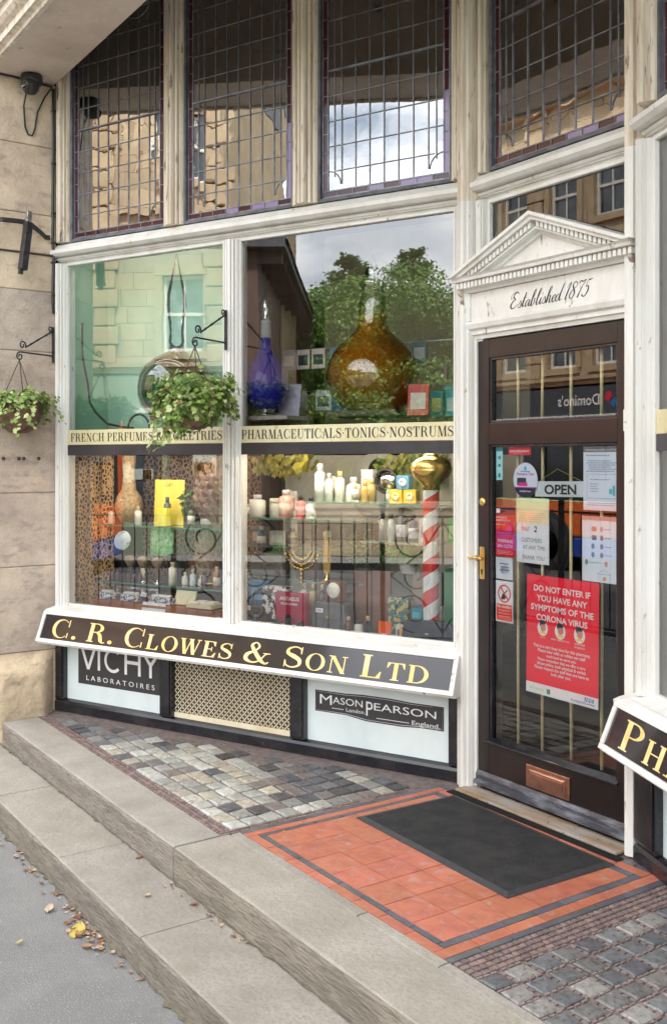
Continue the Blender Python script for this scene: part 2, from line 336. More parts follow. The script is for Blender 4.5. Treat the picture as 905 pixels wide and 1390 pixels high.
# asphalt footway with a slight camber near the step
m=MB()
for i in range(60):
    x0=-14+i*.5
    for j,(ya,yb,za,zb) in enumerate(((-1.72,1.0,-.27,-.262),(1.0,1.42,-.262,-.25))):
        m.quad((x0,ya,za),(x0+.5,ya,za),(x0+.5,yb,zb),(x0,yb,zb))
struct(m,'pavement',asph,org=(0,0,-.26),recalc=False,weld=True)
m=MB(); m.box(-30,30,-1.86,-1.721,-.46,-.262); struct(m,'near_kerb',stepst,org=(0,-1.8,-.4),bevel=.01)
m=MB(); m.box(-60,60,-9.35,-9.2,-.46,-.25); struct(m,'far_kerb',stepst,org=(0,-9.3,-.4),bevel=.01)
sheet('far_pavement',asph,-60,60,-10.5,-9.349,-.254)
def slabs(name,xs,y0,y1,z0,z1,bev,org):
    m=MB()
    for a,b in zip(xs,xs[1:]):
        t=random.uniform(.90,1.06); m.col=(t,t*random.uniform(.98,1.0),t*random.uniform(.95,1.0))
        n=max(1,int((b-a)/.12)); g=.003
        # top surface slightly uneven and worn front arris, built as a closed strip
        cs=[a+g+(b-a-2*g)*i/n for i in range(n+1)]; vs=[];fs=[];rf_=[]
        for x in cs:
            w=random.uniform(0,.004); e=random.uniform(.003,.009)
            vs+= [(x,y0+random.uniform(0,.003),z0),(x,y0+random.uniform(0,.004),z1-e-.012),(x,y0+.004+random.uniform(0,.003),z1-e*.4-.003),(x,y0+e+.008,z1-.0005-w*.3),(x,(y0+y1)/2,z1-w*.4),(x,y1,z1),(x,y1,z0)]
        for i in range(n):
            for k in range(6): (rf_ if k<2 else fs).append((i*7+k,(i+1)*7+k,(i+1)*7+k+1,i*7+k+1))
        fs.append(tuple(range(7))[::-1]); fs.append(tuple(range(n*7,n*7+7)))
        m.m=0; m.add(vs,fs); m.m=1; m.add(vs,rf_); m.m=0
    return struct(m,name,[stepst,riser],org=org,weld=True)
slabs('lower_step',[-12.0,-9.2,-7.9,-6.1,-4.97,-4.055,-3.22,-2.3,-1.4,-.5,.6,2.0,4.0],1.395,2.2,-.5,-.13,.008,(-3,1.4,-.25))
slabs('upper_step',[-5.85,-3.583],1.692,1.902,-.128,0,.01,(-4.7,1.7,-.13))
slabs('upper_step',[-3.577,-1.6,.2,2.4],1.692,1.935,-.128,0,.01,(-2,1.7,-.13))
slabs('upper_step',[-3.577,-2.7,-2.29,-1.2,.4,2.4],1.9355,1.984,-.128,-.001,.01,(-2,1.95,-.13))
m=MB(); random.seed(15)
def grime(m,x0,x1,y,z,w0,w1):
    n=int((x1-x0)/.03); vs=[];fs=[]
    for i in range(n+1):
        x=x0+(x1-x0)*i/n; vs+= [(x,y,z),(x,y-random.uniform(w0,w1)*(1 if random.random()<.85 else 1.8),z)]
    for i in range(n): fs.append((i*2,i*2+1,i*2+3,i*2+2))
    m.add(vs,fs)
grime(m,-5.9,2.4,1.694,-.1265,.004,.012); grime(m,-9,3.9,1.3985,-.246,.006,.022)
struct(m,'gutter_dirt',M('gutter_dirt',(.10,.085,.065),.95,c2=(.17,.15,.10),ns=30,bump=.5,bs=90,world=True),org=(-3,1.6,-.13),recalc=False)
sheet('paving_bed',mortar,-6.6,2,1.903,3.6,-.008)
# edging tiles: a strip along the step and back along the tiled floor
m=MB()
def blocks(m,x0,x1,y0,y1,nx,ny,z,h,gap,cols,jit=.0):
    for i in range(nx):
        for j in range(ny):
            a=x0+(x1-x0)*i/nx; b=x0+(x1-x0)*(i+1)/nx; c=y0+(y1-y0)*j/ny; d=y0+(y1-y0)*(j+1)/ny
            t=random.choice(cols); k=random.uniform(.85,1.12); m.col=(t[0]*k,t[1]*k,t[2]*k)
            dz=[random.uniform(-jit,jit) for _ in range(4)]
            g=gap/2
            m.add([(a+g,c+g,z-.02),(b-g,c+g,z-.02),(b-g,d-g,z-.02),(a+g,d-g,z-.02),(a+g,c+g,z+h+dz[0]),(b-g,c+g,z+h+dz[1]),(b-g,d-g,z+h+dz[2]),(a+g,d-g,z+h+dz[3])],[(0,3,2,1),(4,5,6,7),(0,1,5,4),(1,2,6,5),(2,3,7,6),(3,0,4,7)])
br=[(1,1,1),(.9,.85,.85),(1.1,1.05,1.0)]
blocks(m,-5.87,-3.62,1.905,1.922,75,1,-.008,.008,.006,br,.001)
blocks(m,-5.87,-3.62,1.924,1.946,50,1,-.008,.007,.005,br,.001)
blocks(m,-5.87,-3.62,1.948,1.965,75,1,-.008,.008,.006,br,.001)
blocks(m,-3.618,-3.60,1.905,2.95,1,34,-.008,.008,.006,br,.001)
blocks(m,-3.598,-3.58,1.905,3.0,1,24,-.008,.007,.005,br,.001)
for k in range(4): blocks(m,-2.28+k*.026,-2.256+k*.026,1.99,3.0,1,38-8*(k%2),-.008,.008,.006,br,.001)
struct(m,'edging_tiles',edget,org=(-4,2,0),bevel=.0012)
# pavers
def inside(x,y,poly):
    c=False;n=len(poly)
    for i in range(n):
        x1,y1=poly[i];x2,y2=poly[(i+1)%n]
        if (y1>y)!=(y2>y) and x<(x2-x1)*(y-y1)/(y2-y1)+x1: c=not c
    return c
def distA(x,y):  # distance in front of plinth line
    a=R(24.2); return (x+3.573)*math.sin(a)-(y-3.139)*math.cos(a)
m=MB()
dark=[(.11,.115,.13),(.14,.14,.155),(.09,.085,.09),(.19,.185,.19),(.22,.19,.18),(.28,.27,.26)]
light=[(.46,.46,.42),(.52,.51,.45),(.40,.41,.38),(.50,.46,.38),(.55,.55,.52),(.36,.35,.33)]
def pav(m,x,y,wx,wy,c,h=.008):
    k=random.uniform(.8,1.15); m.col=tuple(v*k for v in c)
    t=[random.uniform(-.0030,.0030) for _ in range(4)]; b=-.018; e=.006; z=h-.008
    j=lambda: random.uniform(-.0032,.0032)
    P=[(x+j(),y+j()),(x+wx+j(),y+j()),(x+wx+j(),y+wy+j()),(x+j(),y+wy+j())]; cx,cy=x+wx/2,y+wy/2
    lo=[(px,py,b) for px,py in P]; mid=[(px,py,z-.004+tt) for (px,py),tt in zip(P,t)]
    top=[(px+(e if px<cx else -e),py+(e if py<cy else -e),z+tt) for (px,py),tt in zip(P,t)]
    m.add(lo+mid+top+[(cx,cy,z+.0012)],[(0,1,5,4),(1,2,6,5),(2,3,7,6),(3,0,4,7),(4,5,9,8),(5,6,10,9),(6,7,11,10),(7,4,8,11),(8,9,12),(9,10,12),(10,11,12),(11,8,12)])
pt=.092
nx=0
for i in range(25):
    for j in range(15):
        x=-3.708-i*pt*1.06; y=1.975+j*pt*.93
        if y+pt*.93>2.99: continue
        cx,cy=x+pt/2,y+pt/2
        if x<-5.78 or distA(cx,cy)<.12: continue
        # worn pale nearer the step and doorway, dark and glazed near the window
        g=(j<6 and i<15)*(.82 if j<5 else .6) if not(i<3 and j>3) else .25
        if i<2 and j>1: g=.35
        if j>=6: g=.12+.1*(i<6)
        c=random.choice(light if random.random()<g else dark)
        pav(m,x,y,pt*1.06-.011,pt*.93-.011,c,.0085)
for i in range(24):
    for j in range(11):
        x=-2.165+i*.086; y=1.99+j*.0985; cx,cy=x+.04,y+.05
        dC=-( (cx+2.495)*math.sin(R(24.2))*1+(cy-3.083)*math.cos(R(24.2)))
        if dC<.05: continue
        c=random.choice([(.20,.21,.215),(.15,.16,.17),(.26,.25,.24),(.18,.18,.18),(.33,.32,.30),(.12,.12,.135)])
        pav(m,x,y,.070,.080,c,.0085)
struct(m,'pavers',paver,org=(-4,2.4,0))
m=MB()  # little brown bricks in the wide joints of the right-hand paving
for i in range(24):
    for j in range(11):
        x=-2.165+i*.086; y=1.99+j*.0985
        if -((x+2.495)*math.sin(R(24.2))+(y-3.083)*math.cos(R(24.2)))<.08: continue
        for k in range(3):
            t=random.uniform(.8,1.2); m.col=(t,t,t); m.box(x+k*.026+.002,x+k*.026+.021,y-.017,y-.006,-.02,-.003+random.uniform(0,.002))
        for k in range(3): m.box(x-.013,x-.005,y+k*.028+.002,y+k*.028+.022,-.02,-.003+random.uniform(0,.002))
struct(m,'joint_bricks',edget,org=(-2,2.3,0))
# tiled doorway floor
X0,X1,Y0,Y1=-3.56,-2.30,1.985,3.03
m=MB(); m.box(X0-.018,X1+.018,Y0,Y1+.02,-.03,-.0035); struct(m,'tile_grout',M('tile_grout',(.20,.13,.11),.8,c2=(.13,.09,.08),ns=30,world=True),org=(-3,2.5,0))
mr=MB(); mb_=MB()
def tl(m,x0,x1,y0,y1,cols=None,gap=.0034):
    k=random.uniform(.88,1.10); m.col=(k,k*random.uniform(.93,1.07),k*random.uniform(.93,1.1))
    z=random.uniform(-.0006,.0006); g=gap/2
    m.box(x0+g,x1-g,y0+g,y1-g,-.02,z)
def strip(m,x0,x1,y0,y1,n,ax):
    for i in range(n):
        if ax=='x': tl(m,x0+(x1-x0)*i/n,x0+(x1-x0)*(i+1)/n,y0,y1)
        else: tl(m,x0,x1,y0+(y1-y0)*i/n,y0+(y1-y0)*(i+1)/n)
strip(mb_,X0-.018,X0+.012,Y0-.0,Y1+.02,8,'y'); strip(mb_,X1-.012,X1+.018,Y0,Y1+.02,8,'y'); strip(mb_,X0+.012,X1-.012,Y1-.01,Y1+.02,9,'x')
a0,a1,b0,b1=X0+.012,X1-.012,Y0,Y1-.01
strip(mr,a0,a0+.042,b0,b1,7,'y'); strip(mr,a1-.052,a1,b0,b1,7,'y'); strip(mr,a0+.042,a1-.052,b1-.05,b1,8,'x'); strip(mr,a0+.042,a1-.052,b0,b0+.045,8,'x')
c0,c1,d0,d1=a0+.042,a1-.052,b0+.045,b1-.05
strip(mb_,c0,c0+.024,d0,d1,7,'y'); strip(mb_,c1-.034,c1,d0,d1,7,'y'); strip(mb_,c0+.024,c1-.034,d1-.035,d1,8,'x'); strip(mb_,c0+.024,c1-.034,d0,d0+.026,8,'x')
e0,e1,f0,f1=c0+.024,c1-.034,d0+.026,d1-.035
nx,ny=7,6
for i in range(nx):
    for j in range(ny): tl(mr,e0+(e1-e0)*i/nx,e0+(e1-e0)*(i+1)/nx,f0+(f1-f0)*j/ny,f0+(f1-f0)*(j+1)/ny)
struct(mr,'tiled_floor',redt,org=(-3,2.5,0),bevel=.0006); struct(mb_,'tile_border',bluet,org=(-3,2.5,0),bevel=.0006)

# ================================================================= BUILDING SHELL
bl=empty('shop_building',(-6.6,2.0,-.13),'sandstone shop building with a painted beam and soffit over its recessed front','building')
m=MB()
xs=-5.99
zs=[-.14,.365,.875,1.315,2.163,2.528,2.755,2.989,3.4,3.788]
tn=[(1.0,.93,.76),(.84,.82,.79),(.86,.83,.81),(.84,.80,.78),(.76,.75,.75),(1.02,.97,.86),(1.05,.99,.87),(1.0,.95,.86),(1.08,1.03,.94)]
rp=MB()
for i,(a,b) in enumerate(zip(zs,zs[1:])):
    m.col=tn[i]; ext=0
    if i==0:
        # rough rock-faced plinth block
        rp.col=tn[0]; n1,n2=14,16; vs=[];fs=[]
        for r in range(n2+1):
            for q in range(n1+1):
                y=1.60+(2.045-1.60)*q/n1; z=a+(b-a-.006)*r/n2
                ed=min(q,n1-q,n2-r)/3.; ed=min(1,ed)
                vs.append((xs+.055+ (.055*ed)*(1-.35*(r/n2)) +random.uniform(-.010,.010)*ed-.06*(1-ed),y,z))
        for r in range(n2):
            for q in range(n1): k=r*(n1+1)+q; fs.append((k,k+1,k+n1+2,k+n1+1))
        rp.smooth=True; rp.add(vs,fs); rp.smooth=False
        m.box(xs-3.2,xs-.001,1.60,2.056,a,b-.003); continue
    m.box(xs-3.2,xs,1.62,2.056,a+.003,b-.003)
ob=m.build('stone_pier',stone,bl,bevel=.004)
rp.build('rock_faced_plinth',stone,bl,recalc=False)
m=MB(); m.col=(.5,.45,.42); m.box(xs-3.19,xs-.004,1.626,2.052,-.1,3.78); m.build('mortar_core',stone,bl)
m=MB(); m.col=(1,.95,.85)
m.box(-.02,3.5,1.62,2.3,-.14,3.788); m.build('stone_pier',stone,bl,bevel=.006)
# beam over the recess: plain soffit, cornice mouldings to the street
m=MB(); m.box(-9.2,3.5,1.66,2.05,3.79,4.9); m.build('beam',soff,bl,bevel=.004)
m=MB()
prof=[(1.659,3.775),(1.635,3.775),(1.63,3.79),(1.615,3.80),(1.60,3.80),(1.60,3.84),(1.575,3.85),(1.555,3.87),(1.55,3.90),(1.53,3.905),(1.53,3.94),(1.49,3.96),(1.46,4.0),(1.45,4.05),(1.40,4.06),(1.40,4.13),(1.659,4.13)]
m.prism(prof,lambda y,z:(-9.2,y,z),lambda y,z:(3.5,y,z)); m.build('cornice_moulding',cream,bl,recalc=True)
m=MB(); m.col=(1.05,1,.88); m.box(-9.2,3.5,1.70,2.04,4.90,9.0); m.box(-9.2,-6.0,2.3,2.6,4.6,9.0); m.build('upper_wall',stone,bl)
m=MB(); m.box(-9.2,3.5,2.05,7.5,4.62,4.75); m.build('ceiling',M('ceiling_paint',(.50,.43,.35),.8,c2=(.42,.35,.28),ns=3),bl)
m=MB()
m.box(-6.1,.1,3.32,6.6,.0,.03)
m.box(-6.5,.3,6.5,6.6,.0,4.62); m.box(-6.5,-6.35,2.05,6.5,-.1,4.62); m.box(.15,.3,2.3,6.5,-.1,4.62); m.box(-6.34,.15,2.8,6.5,4.50,4.56)
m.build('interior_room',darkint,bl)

# ================================================================= SHOPFRONT
sf=empty('shopfront',(-3.573,3.139,0),'white timber shopfront with leaded upper lights, dark glazed door and black gold-lettered sign','shopfront')
def post(T,u0,u1,z0,z1,mat,name='post',back=-.10,pr=.022):
    w=u1-u0; m=MB(T)
    P=[(0,-.02),(.06,-.008),(.12,-.008),(.135,-.022),(.155,-.022),(.17,.006),(.26,.006),(.275,-.022),(.31,-.022),(.33,.010),(.37,pr),(.47,pr),(.48,pr-.012),(.50,pr-.012),(.51,pr),(.63,pr),(.67,.010),(.69,-.022),(.725,-.022),(.74,.006),(.83,.006),(.845,-.022),(.865,-.022),(.88,-.008),(.94,-.008),(1,-.02)]
    poly=[(u0,back)]+[(u0+a*w,b) for a,b in P]+[(u1,back)]
    m.prism(poly,lambda u,o:(u,o,z0),lambda u,o:(u,o,z1)); return m.build(name,mat,sf)
def hmould(T,u0,u1,prof,mat,name,parent=None):
    m=MB(T); m.prism(prof,lambda o,z:(u0,o,z),lambda o,z:(u1,o,z)); return m.build(name,mat,parent or sf)
LA=-2.652
# --- window A posts
post(TA,LA,-2.585,.60,2.70,white,'post'); post(TA,LA,-2.555,2.83,4.6,cream,'post')
post(TA,-1.385,-1.283,.63,2.70,white,'mullion',pr=.012)
post(TA,-1.805,-1.668,2.83,4.6,cream,'mullion'); post(TA,-.935,-.782,2.83,4.6,cream,'mullion')
post(TA,-.018,.055,.60,2.70,white,'post',pr=.01); post(TA,-.030,.055,2.83,4.6,cream,'post')
def tprof(z,s=1): return [(-.1,z),(-.05,z),(-.045,z+.018),(-.030,z+.019),(-.030,z+.024),(-.018,z+.026),(-.012,z+.036),(-.022,z+.038),(-.022,z+.042),(.018,z+.044),(.036,z+.058),(.036,z+.078),(.012,z+.086),(-.02,z+.118),(-.05,z+.13),(-.1,z+.13)]
hmould(TA,LA-.005,.06,tprof(2.70),white,'transom'); hmould(TB,0.0,.93,tprof(2.70),white,'transom'); hmould(TC,.03,2.75,tprof(2.70),white,'transom')
hmould(TA,LA,.06,[(-.12,.588),(.082,.588),(.085,.606),(.06,.616),(-.02,.632),(-.05,.634),(-.12,.634)],white,'window_sill')
hmould(TC,.0,2.7,[(-.12,.588),(.082,.588),(.085,.606),(.06,.616),(-.02,.632),(-.05,.634),(-.12,.634)],white,'window_sill')
# inner beads
def bead(T,u0,u1,z0,z1,mat=white,w=.014,o0=-.055,o1=-.030):
    m=MB(T); m.box(u0,u0+w,o0,o1,z0,z1); m.box(u1-w,u1,o0,o1,z0,z1); m.box(u0+w,u1-w,o0,o1,z0,z0+w); m.box(u0+w,u1-w,o0,o1,z1-w,z1)
    return m.build('glazing_bead',mat,sf,bevel=.003)
def pane(T,u0,u1,z0,z1,mat,o=-.05,parent=None,name='glass_pane'):
    m=MB(T); m.quad((u0,o,z0),(u1,o,z0),(u1,o,z1),(u0,o,z1)); return m.build(name,mat,parent or sf,recalc=False)
for u0,u1 in ((-2.60,-1.375),(-1.293,-.008)):
    bead(TA,u0+.004,u1-.004,.628,2.704); pane(TA,u0+.01,u1-.01,.632,2.70,glassA)
bead(TC,.085,1.2,.628,2.704); pane(TC,.09,1.2,.63,2.70,glassA); bead(TC,1.30,2.6,.628,2.704); pane(TC,1.3,2.6,.63,2.70,glassA)
# corner posts flanking the door (ribbed)
def corner(mir,z0,z1,mat,name='corner_post'):
    P=[(-3.600,3.20),(-3.545,3.134),(-3.538,3.118),(-3.522,3.112),(-3.518,3.122),(-3.508,3.118),(-3.504,3.098),(-3.482,3.090),(-3.468,3.092),(-3.462,3.108),(-3.455,3.112),(-3.449,3.13),(-3.449,3.25),(-3.6,3.25)]
    if mir: P=[(-6.011-x+.005,y-.012) for x,y in P][::-1]
    m=MB(); m.prism(P,lambda x,y:(x,y,z0),lambda x,y:(x,y,z1)); return m.build(name,mat,sf)
corner(0,0,2.7,white); corner(0,2.7,4.6,cream); corner(1,.0,2.7,white); corner(1,2.7,4.6,cream)
post(TC,.035,.088,.63,2.70,white,'post'); post(TC,.03,.12,2.83,4.6,cream,'post'); post(TC,1.2,1.3,.63,2.7,white,'mullion'); post(TC,2.6,2.7,.0,4.6,white,'post')
# --- name band between upper and lower panes
bandm=M('gilt_band',(.66,.58,.34),.4,c2=(.74,.68,.46),ns=4,c3=(.42,.34,.18),ns3=18,lo3=.62,hi3=.72)
for T,u0,u1,txt,a,b in ((TA,-2.592,-1.383,'FRENCH PERFUMES & TOILETRIES',-2.555,-1.40),(TA,-1.283,-.016,'PHARMACEUTICALS·TONICS·NOSTRUMS',-1.272,-.022),(TC,.10,1.2,'PRESCRIPTIONS',0.3,1.0)):
    m=MB(T); m.box(u0,u1,-.049,-.036,1.603,1.692); bd=m.build('name_band',bandm,sf,bevel=.002)
    if T is TA:
        m=MB(); seriftext(m,txt,flat(T,-.0350),a,b,1.622,.050,track=.08); m.build('lettering',inkm,bd,recalc=False)
    m=MB(T); m.box(u0,u1,-.06,-.036,1.540,1.602); m.build('mid_rail',M('dark_shelf_edge',(.035,.030,.035),.4,c2=(.05,.045,.05),ns=6),sf,bevel=.002)
# --- sloping fascia signs
def sign(T,u0,u1,runs,la,lb):
    pr=[(-.03,.428),(.128,.418),(.146,.424),(.150,.436),(.084,.600),(.080,.614),(.06,.620),(-.03,.620)]
    m=MB(T); m.prism(pr,lambda o,z:(u0,o,z),lambda o,z:(u1,o,z)); fb=m.build('fascia_board',white,sf)
    y=Vector((0,-.066,.164)); L=y.length; y.normalize(); nn=Vector((0,y.z,-y.y))
    S=T@Matrix(((1,y.x,nn.x,u0),(0,y.y,nn.y,.150),(0,y.z,nn.z,.436),(0,0,0,1)))
    w=u1-u0
    m=MB(S); m.box(.024,w-.024,.020,L-.014,0,.0035); b=m.build('black_board',M('sign_black',(.012,.010,.014),.12,c2=(.022,.014,.018),ns=3,coat=.5),fb)
    m=MB(S)
    m.box(0,w,-.004,.019,0,.012); m.box(0,w,L-.014,L+.004,0,.012); m.box(0,.024,.0192,L-.0142,0,.012); m.box(w-.024,w,.0192,L-.0142,0,.012)
    m.build('board_trim',white,fb,bevel=.003)
    m=MB(); seriftext(m,runs,S@Matrix.Translation((0,0,.0042)),la-u0,lb-u0,.034,.108,.77,track=.10); m.build('lettering',gold,fb,recalc=False)
sign(TA,-2.648,.060,'^C. ^R. ^CLOWES ^& ^SON ^LTD',-2.545,-.058)
sign(TC,.030,2.70,'^PHARMACY',.150,1.36)
# --- stallriser A
hmould(TA,LA,.045,[(-.12,-.005),(.004,-.005),(.004,.045),(-.006,.058),(-.028,.066),(-.12,.066)],blackp,'plinth')
hmould(TC,.0,2.7,[(-.12,-.005),(.004,-.005),(.004,.045),(-.006,.058),(-.028,.066),(-.12,.066)],blackp,'plinth')
for T,L_ in ((TA,((LA,-2.58),(-1.822,-1.735),(-.938,-.848),(-.038,.040))),(TC,((.0,.16),(.98,1.07),(1.85,1.94),(2.6,2.7)))):
    for a,b in L_:
        m=MB(T); m.box(a,b,-.1,.0,.066,.43); m.box(a+.012,b-.012,0,.008,.08,.43); m.build('black_post',blackp,sf,bevel=.003)
def panel(T,u0,u1,mat=paleblue,name='panel'):
    m=MB(T); m.box(u0,u1,-.06,-.032,.067,.43); return m.build(name,mat,sf,bevel=.001)
p=panel(TA,-2.58,-1.822)
m=MB(flat(TA,-.0312)); m.quad((-2.488,.170,0),(-1.822,.170,0),(-1.822,.43,0),(-2.488,.43,0)); m.build('black_panel',M('grey_black_vinyl',(.045,.042,.045),.4),p,recalc=False)
m=MB(); Tv=flat(TA,-.0302); g=G()
# thin wide capitals: V I C H Y
def brl(pts,n=1): g.brush(pts,n)
w=.020; y0,y1=.262,.400
for (a,b_,c,d) in ((-2.462,y1,-2.405,y0),(-2.405,y0,-2.348,y1),(-2.318,y0,-2.318,y1),(-2.105,y0,-2.105,y1),(-2.0,y0,-2.0,y1),(-1.968,y1,-1.915,.332),(-1.862,y1,-1.915,.332),(-1.915,.332,-1.915,y0)): g.brush([(a,b_,w),(c,d,w)],1)
g.brush([(-2.105,.335,w),(-2.0,.335,w)],1); g.ring(-2.205,.331,.070,.071,-2.205,.051,.053,45,315)
for i,q in enumerate(g.q): m.add([(a,b_,.00005*(i%9)) for a,b_ in q],[(0,1,2,3)],Tv)
addtext(m,'L A B O R A T O I R E S',Tv,-2.42,-1.885,.196,h=.030,maxw='fit')
m.build('lettering',whitelet,p,recalc=False)
p=panel(TA,-.848,-.038)
m=MB(flat(TA,-.0312)); pts=[(-.800,.330),(-.800,.222),(-.62,.222),(-.5,.206),(-.3,.206),(-.2,.214),(-.075,.214),(-.075,.330),(-.25,.330),(-.36,.336),(-.52,.336),(-.62,.330)]
m.add([(a,b,0) for a,b in pts],[tuple(range(len(pts)))]); m.build('black_panel',M('grey_black_vinyl',(.045,.042,.045),.4),p,recalc=False)
m=MB(); Tv=flat(TA,-.0302)
m.tube([Tv@Vector((a*.978-.009,(b-.27)*.88+.27,0)) for a,b in pts],.0010,4,closed=True)
addtext(m,'M',Tv,-.772,-.700,.262,h=.052,maxw='fit'); addtext(m,'ASON',Tv,-.695,-.520,.272,h=.036,maxw='fit')
addtext(m,'P',Tv,-.500,-.462,.235,h=.076,maxw='fit'); addtext(m,'EARSON',Tv,-.455,-.115,.268,h=.038,maxw='fit')
addtext(m,'London.',Tv,-.615,-.505,.240,h=.020,maxw='fit'); addtext(m,'England.',Tv,-.245,-.095,.224,h=.022,maxw='fit')
m.quad((-.70,.246,0),(-.63,.246,0),(-.63,.249,0),(-.70,.249,0),Tv); m.quad((-.44,.228,0),(-.26,.228,0),(-.26,.231,0),(-.44,.231,0),Tv)
m.build('lettering',whitelet,p,recalc=False)
p=panel(TC,.16,.98,M('panel_with_worn_base',(.66,.78,.80),.4,c2=(.58,.70,.72),ns=4)); m=MB(flat(TC,-.0312)); m.quad((.25,.17,0),(.9,.17,0),(.9,.43,0),(.25,.43,0)); m.build('black_panel',M('grey_black_vinyl',(.045,.042,.045),.4),p,recalc=False)
panel(TC,1.07,1.85); panel(TC,1.94,2.6)
# pierced lattice panel
m=MB(TA); pitch=.0345; cs=pitch/8; U0,U1,Z0,Z1=-1.735,-.938,.095,.42
nu=int((U1-U0)/cs); nz=int((Z1-Z0)/cs)
def hole(i,j):
    for oi,oj in ((0,0),(4,4)):
        a=abs((i+oi)%8-3.5); b=abs((j+oj)%8-3.5)
        if min(a,b)<1 and max(a,b)<2.6: return True
    return False
for j in range(nz):
    i=0
    while i<nu:
        if hole(i,j): i+=1; continue
        k=i
        while k<nu and not hole(k,j): k+=1
        z=Z0+j*cs; m.box(U0+i*cs,U0+k*cs,-.040,-.032,z,z+cs*.999) if False else m.quad((U0+i*cs,-.032,z),(U0+k*cs,-.032,z),(U0+k*cs,-.032,z+cs),(U0+i*cs,-.032,z+cs)); i=k
m.box(U0,U1,-.034,-.026,.0665,.0945)
lp=m.build('lattice_panel',latt,sf,recalc=False)
m=MB(TA); m.box(U0,U1,-.075,-.055,.067,.43); m.build('lattice_backing',M('dark_brown_backing',(.055,.035,.028),.7),lp)
# ================================================================= leaded lights
def leaded(T,u0,u1,z0,z1,bot_sheen=(),ncol=8):
    m=MB(T); w=.016   # wooden/putty edge
    m.box(u0-.012,u0+.004,-.055,-.03,z0-.012,z1); m.box(u1-.004,u1+.012,-.055,-.03,z0-.012,z1); m.box(u0+.004,u1-.004,-.055,-.03,z0-.012,z0+.004)
    fr=m.build('leaded_window',M('slate_blue_putty',(.16,.16,.19),.6,c2=(.09,.09,.11),ns=20),sf)
    bw=.030; e=.012
    a0,a1,b0=u0+e+bw,u1-e-bw,z0+e+bw
    # coloured border pieces, some with the reflected sky put into their colour
    m=MB(T); m2=MB(T); ld=MB(T); lw=.0038
    def lead_v(u,za,zb,w=lw): ld.box(u-w/2,u+w/2,-.052,-.0445,za,zb)
    def lead_h(z,ua,ub,w=lw,o=-.0450): ld.box(ua,ub,-.0517,o,z-w/2,z+w/2)
    zz=b0; i=0
    while zz<z1:
        h=.098
        for a,side in ((u0+e,0),(a1,1)):
            mm=m2 if (side==1 and zz<z0+.42 and (i in bot_sheen)) else m
            mm.box(a+.002,a+bw-.002,-.052,-.0485,zz+.003,min(zz+h,z1)-.003); lead_h(zz,a,a+bw,o=-.0452)
        zz+=h; i+=1
    n=int(round((u1-u0-2*e)/.085)); st=(u1-u0-2*e)/n
    for k in range(n):
        mm=m2 if (bot_sheen and (k%3!=1) and k>n*.35) else m
        mm.box(u0+e+k*st+.003,u0+e+(k+1)*st-.003,-.052,-.0485,z0+e+.002,z0+e+bw-.002); lead_v(u0+e+k*st,z0+e,b0)
    lead_v(u0+e,z0,z1,.006); lead_v(u1-e,z0,z1,.006); lead_h(z0+e,u0,u1,.006); lead_v(a0,b0,z1,.006); lead_v(a1,b0,z1,.006); lead_h(b0,a0,a1,.006)
    m.build('ruby_border',purple,fr)
    if m2.v: m2.build('sky_sheen_border',sky_sheen,fr)
    W=a1-a0; us=[0,.040,.082]; k=(W-.164)/(ncol-2); us+= [.082+k*(i+1) for i in range(ncol-3)]+[W-.082,W-.040,W]
    us=sorted(set(round(x,4) for x in us)); rows=[0,.10]; 
    while rows[-1]<z1-b0: rows.append(rows[-1]+.1285)
    for x in us[1:-1]: lead_v(a0+x,b0+(.0 if .1<x<W-.1 else (.072 if x<.06 or x>W-.06 else .03)),z1)
    for j,zr in enumerate(rows[1:]):
        s_=.0 if j>0 else .05
        lead_h(b0+zr,a0+s_,a1-s_,(.008 if j%5==4 else lw), -.040 if j%5==4 else -.045)
    for cx,sg in ((a0,1),(a1,-1)):   # quadrant corners
        pts=[T@Vector((cx+sg*(.0+.075*math.sin(t*math.pi/16)),-.048,b0+.03+.072*math.cos(t*math.pi/16))) for t in range(0,9)]
        ld.T=None; ld.tube(pts,.0028,5); ld.T=T
        for R0,zc in ((.11,1.30),(.16,1.42)):
            c2=cx+sg*.18
            pts=[T@Vector((c2+R0*math.cos(t*math.pi/8),-.048,b0+zc+R0*math.sin(t*math.pi/8))) for t in range(0,17)]
            ld.T=None; ld.tube(pts,.0028,5); ld.T=T
    ld.build('lead_lattice',lead,fr,recalc=False)
    # quarries: every piece of glass sits at its own slight tilt
    m=MB(T); zs_=[0]+[r for r in rows[1:] if b0+r<z1]+[z1-b0]
    for xa,xb in zip(us,us[1:]):
        for za,zb in zip(zs_,zs_[1:]):
            t=[random.gauss(0,.00009) for _ in range(3)]; f=lambda s1,s2:-.050+t[0]+s1*t[1]+s2*t[2]
            m.quad((a0+xa,f(-1,-1),b0+za),(a0+xb,f(1,-1),b0+za),(a0+xb,f(1,1),b0+zb),(a0+xa,f(-1,1),b0+zb))
    m.build('glass_quarries',glassL,fr,recalc=False)
    return fr
leaded(TA,-2.545,-1.815,2.842,4.6)
leaded(TA,-1.660,-.945,2.842,4.6,(0,1,2,3))
leaded(TA,-.775,-.040,2.842,4.6,(0,1,2,3))
leaded(TB,.070,.868,2.842,4.6,(0,))
leaded(TC,.13,1.0,2.842,4.6)
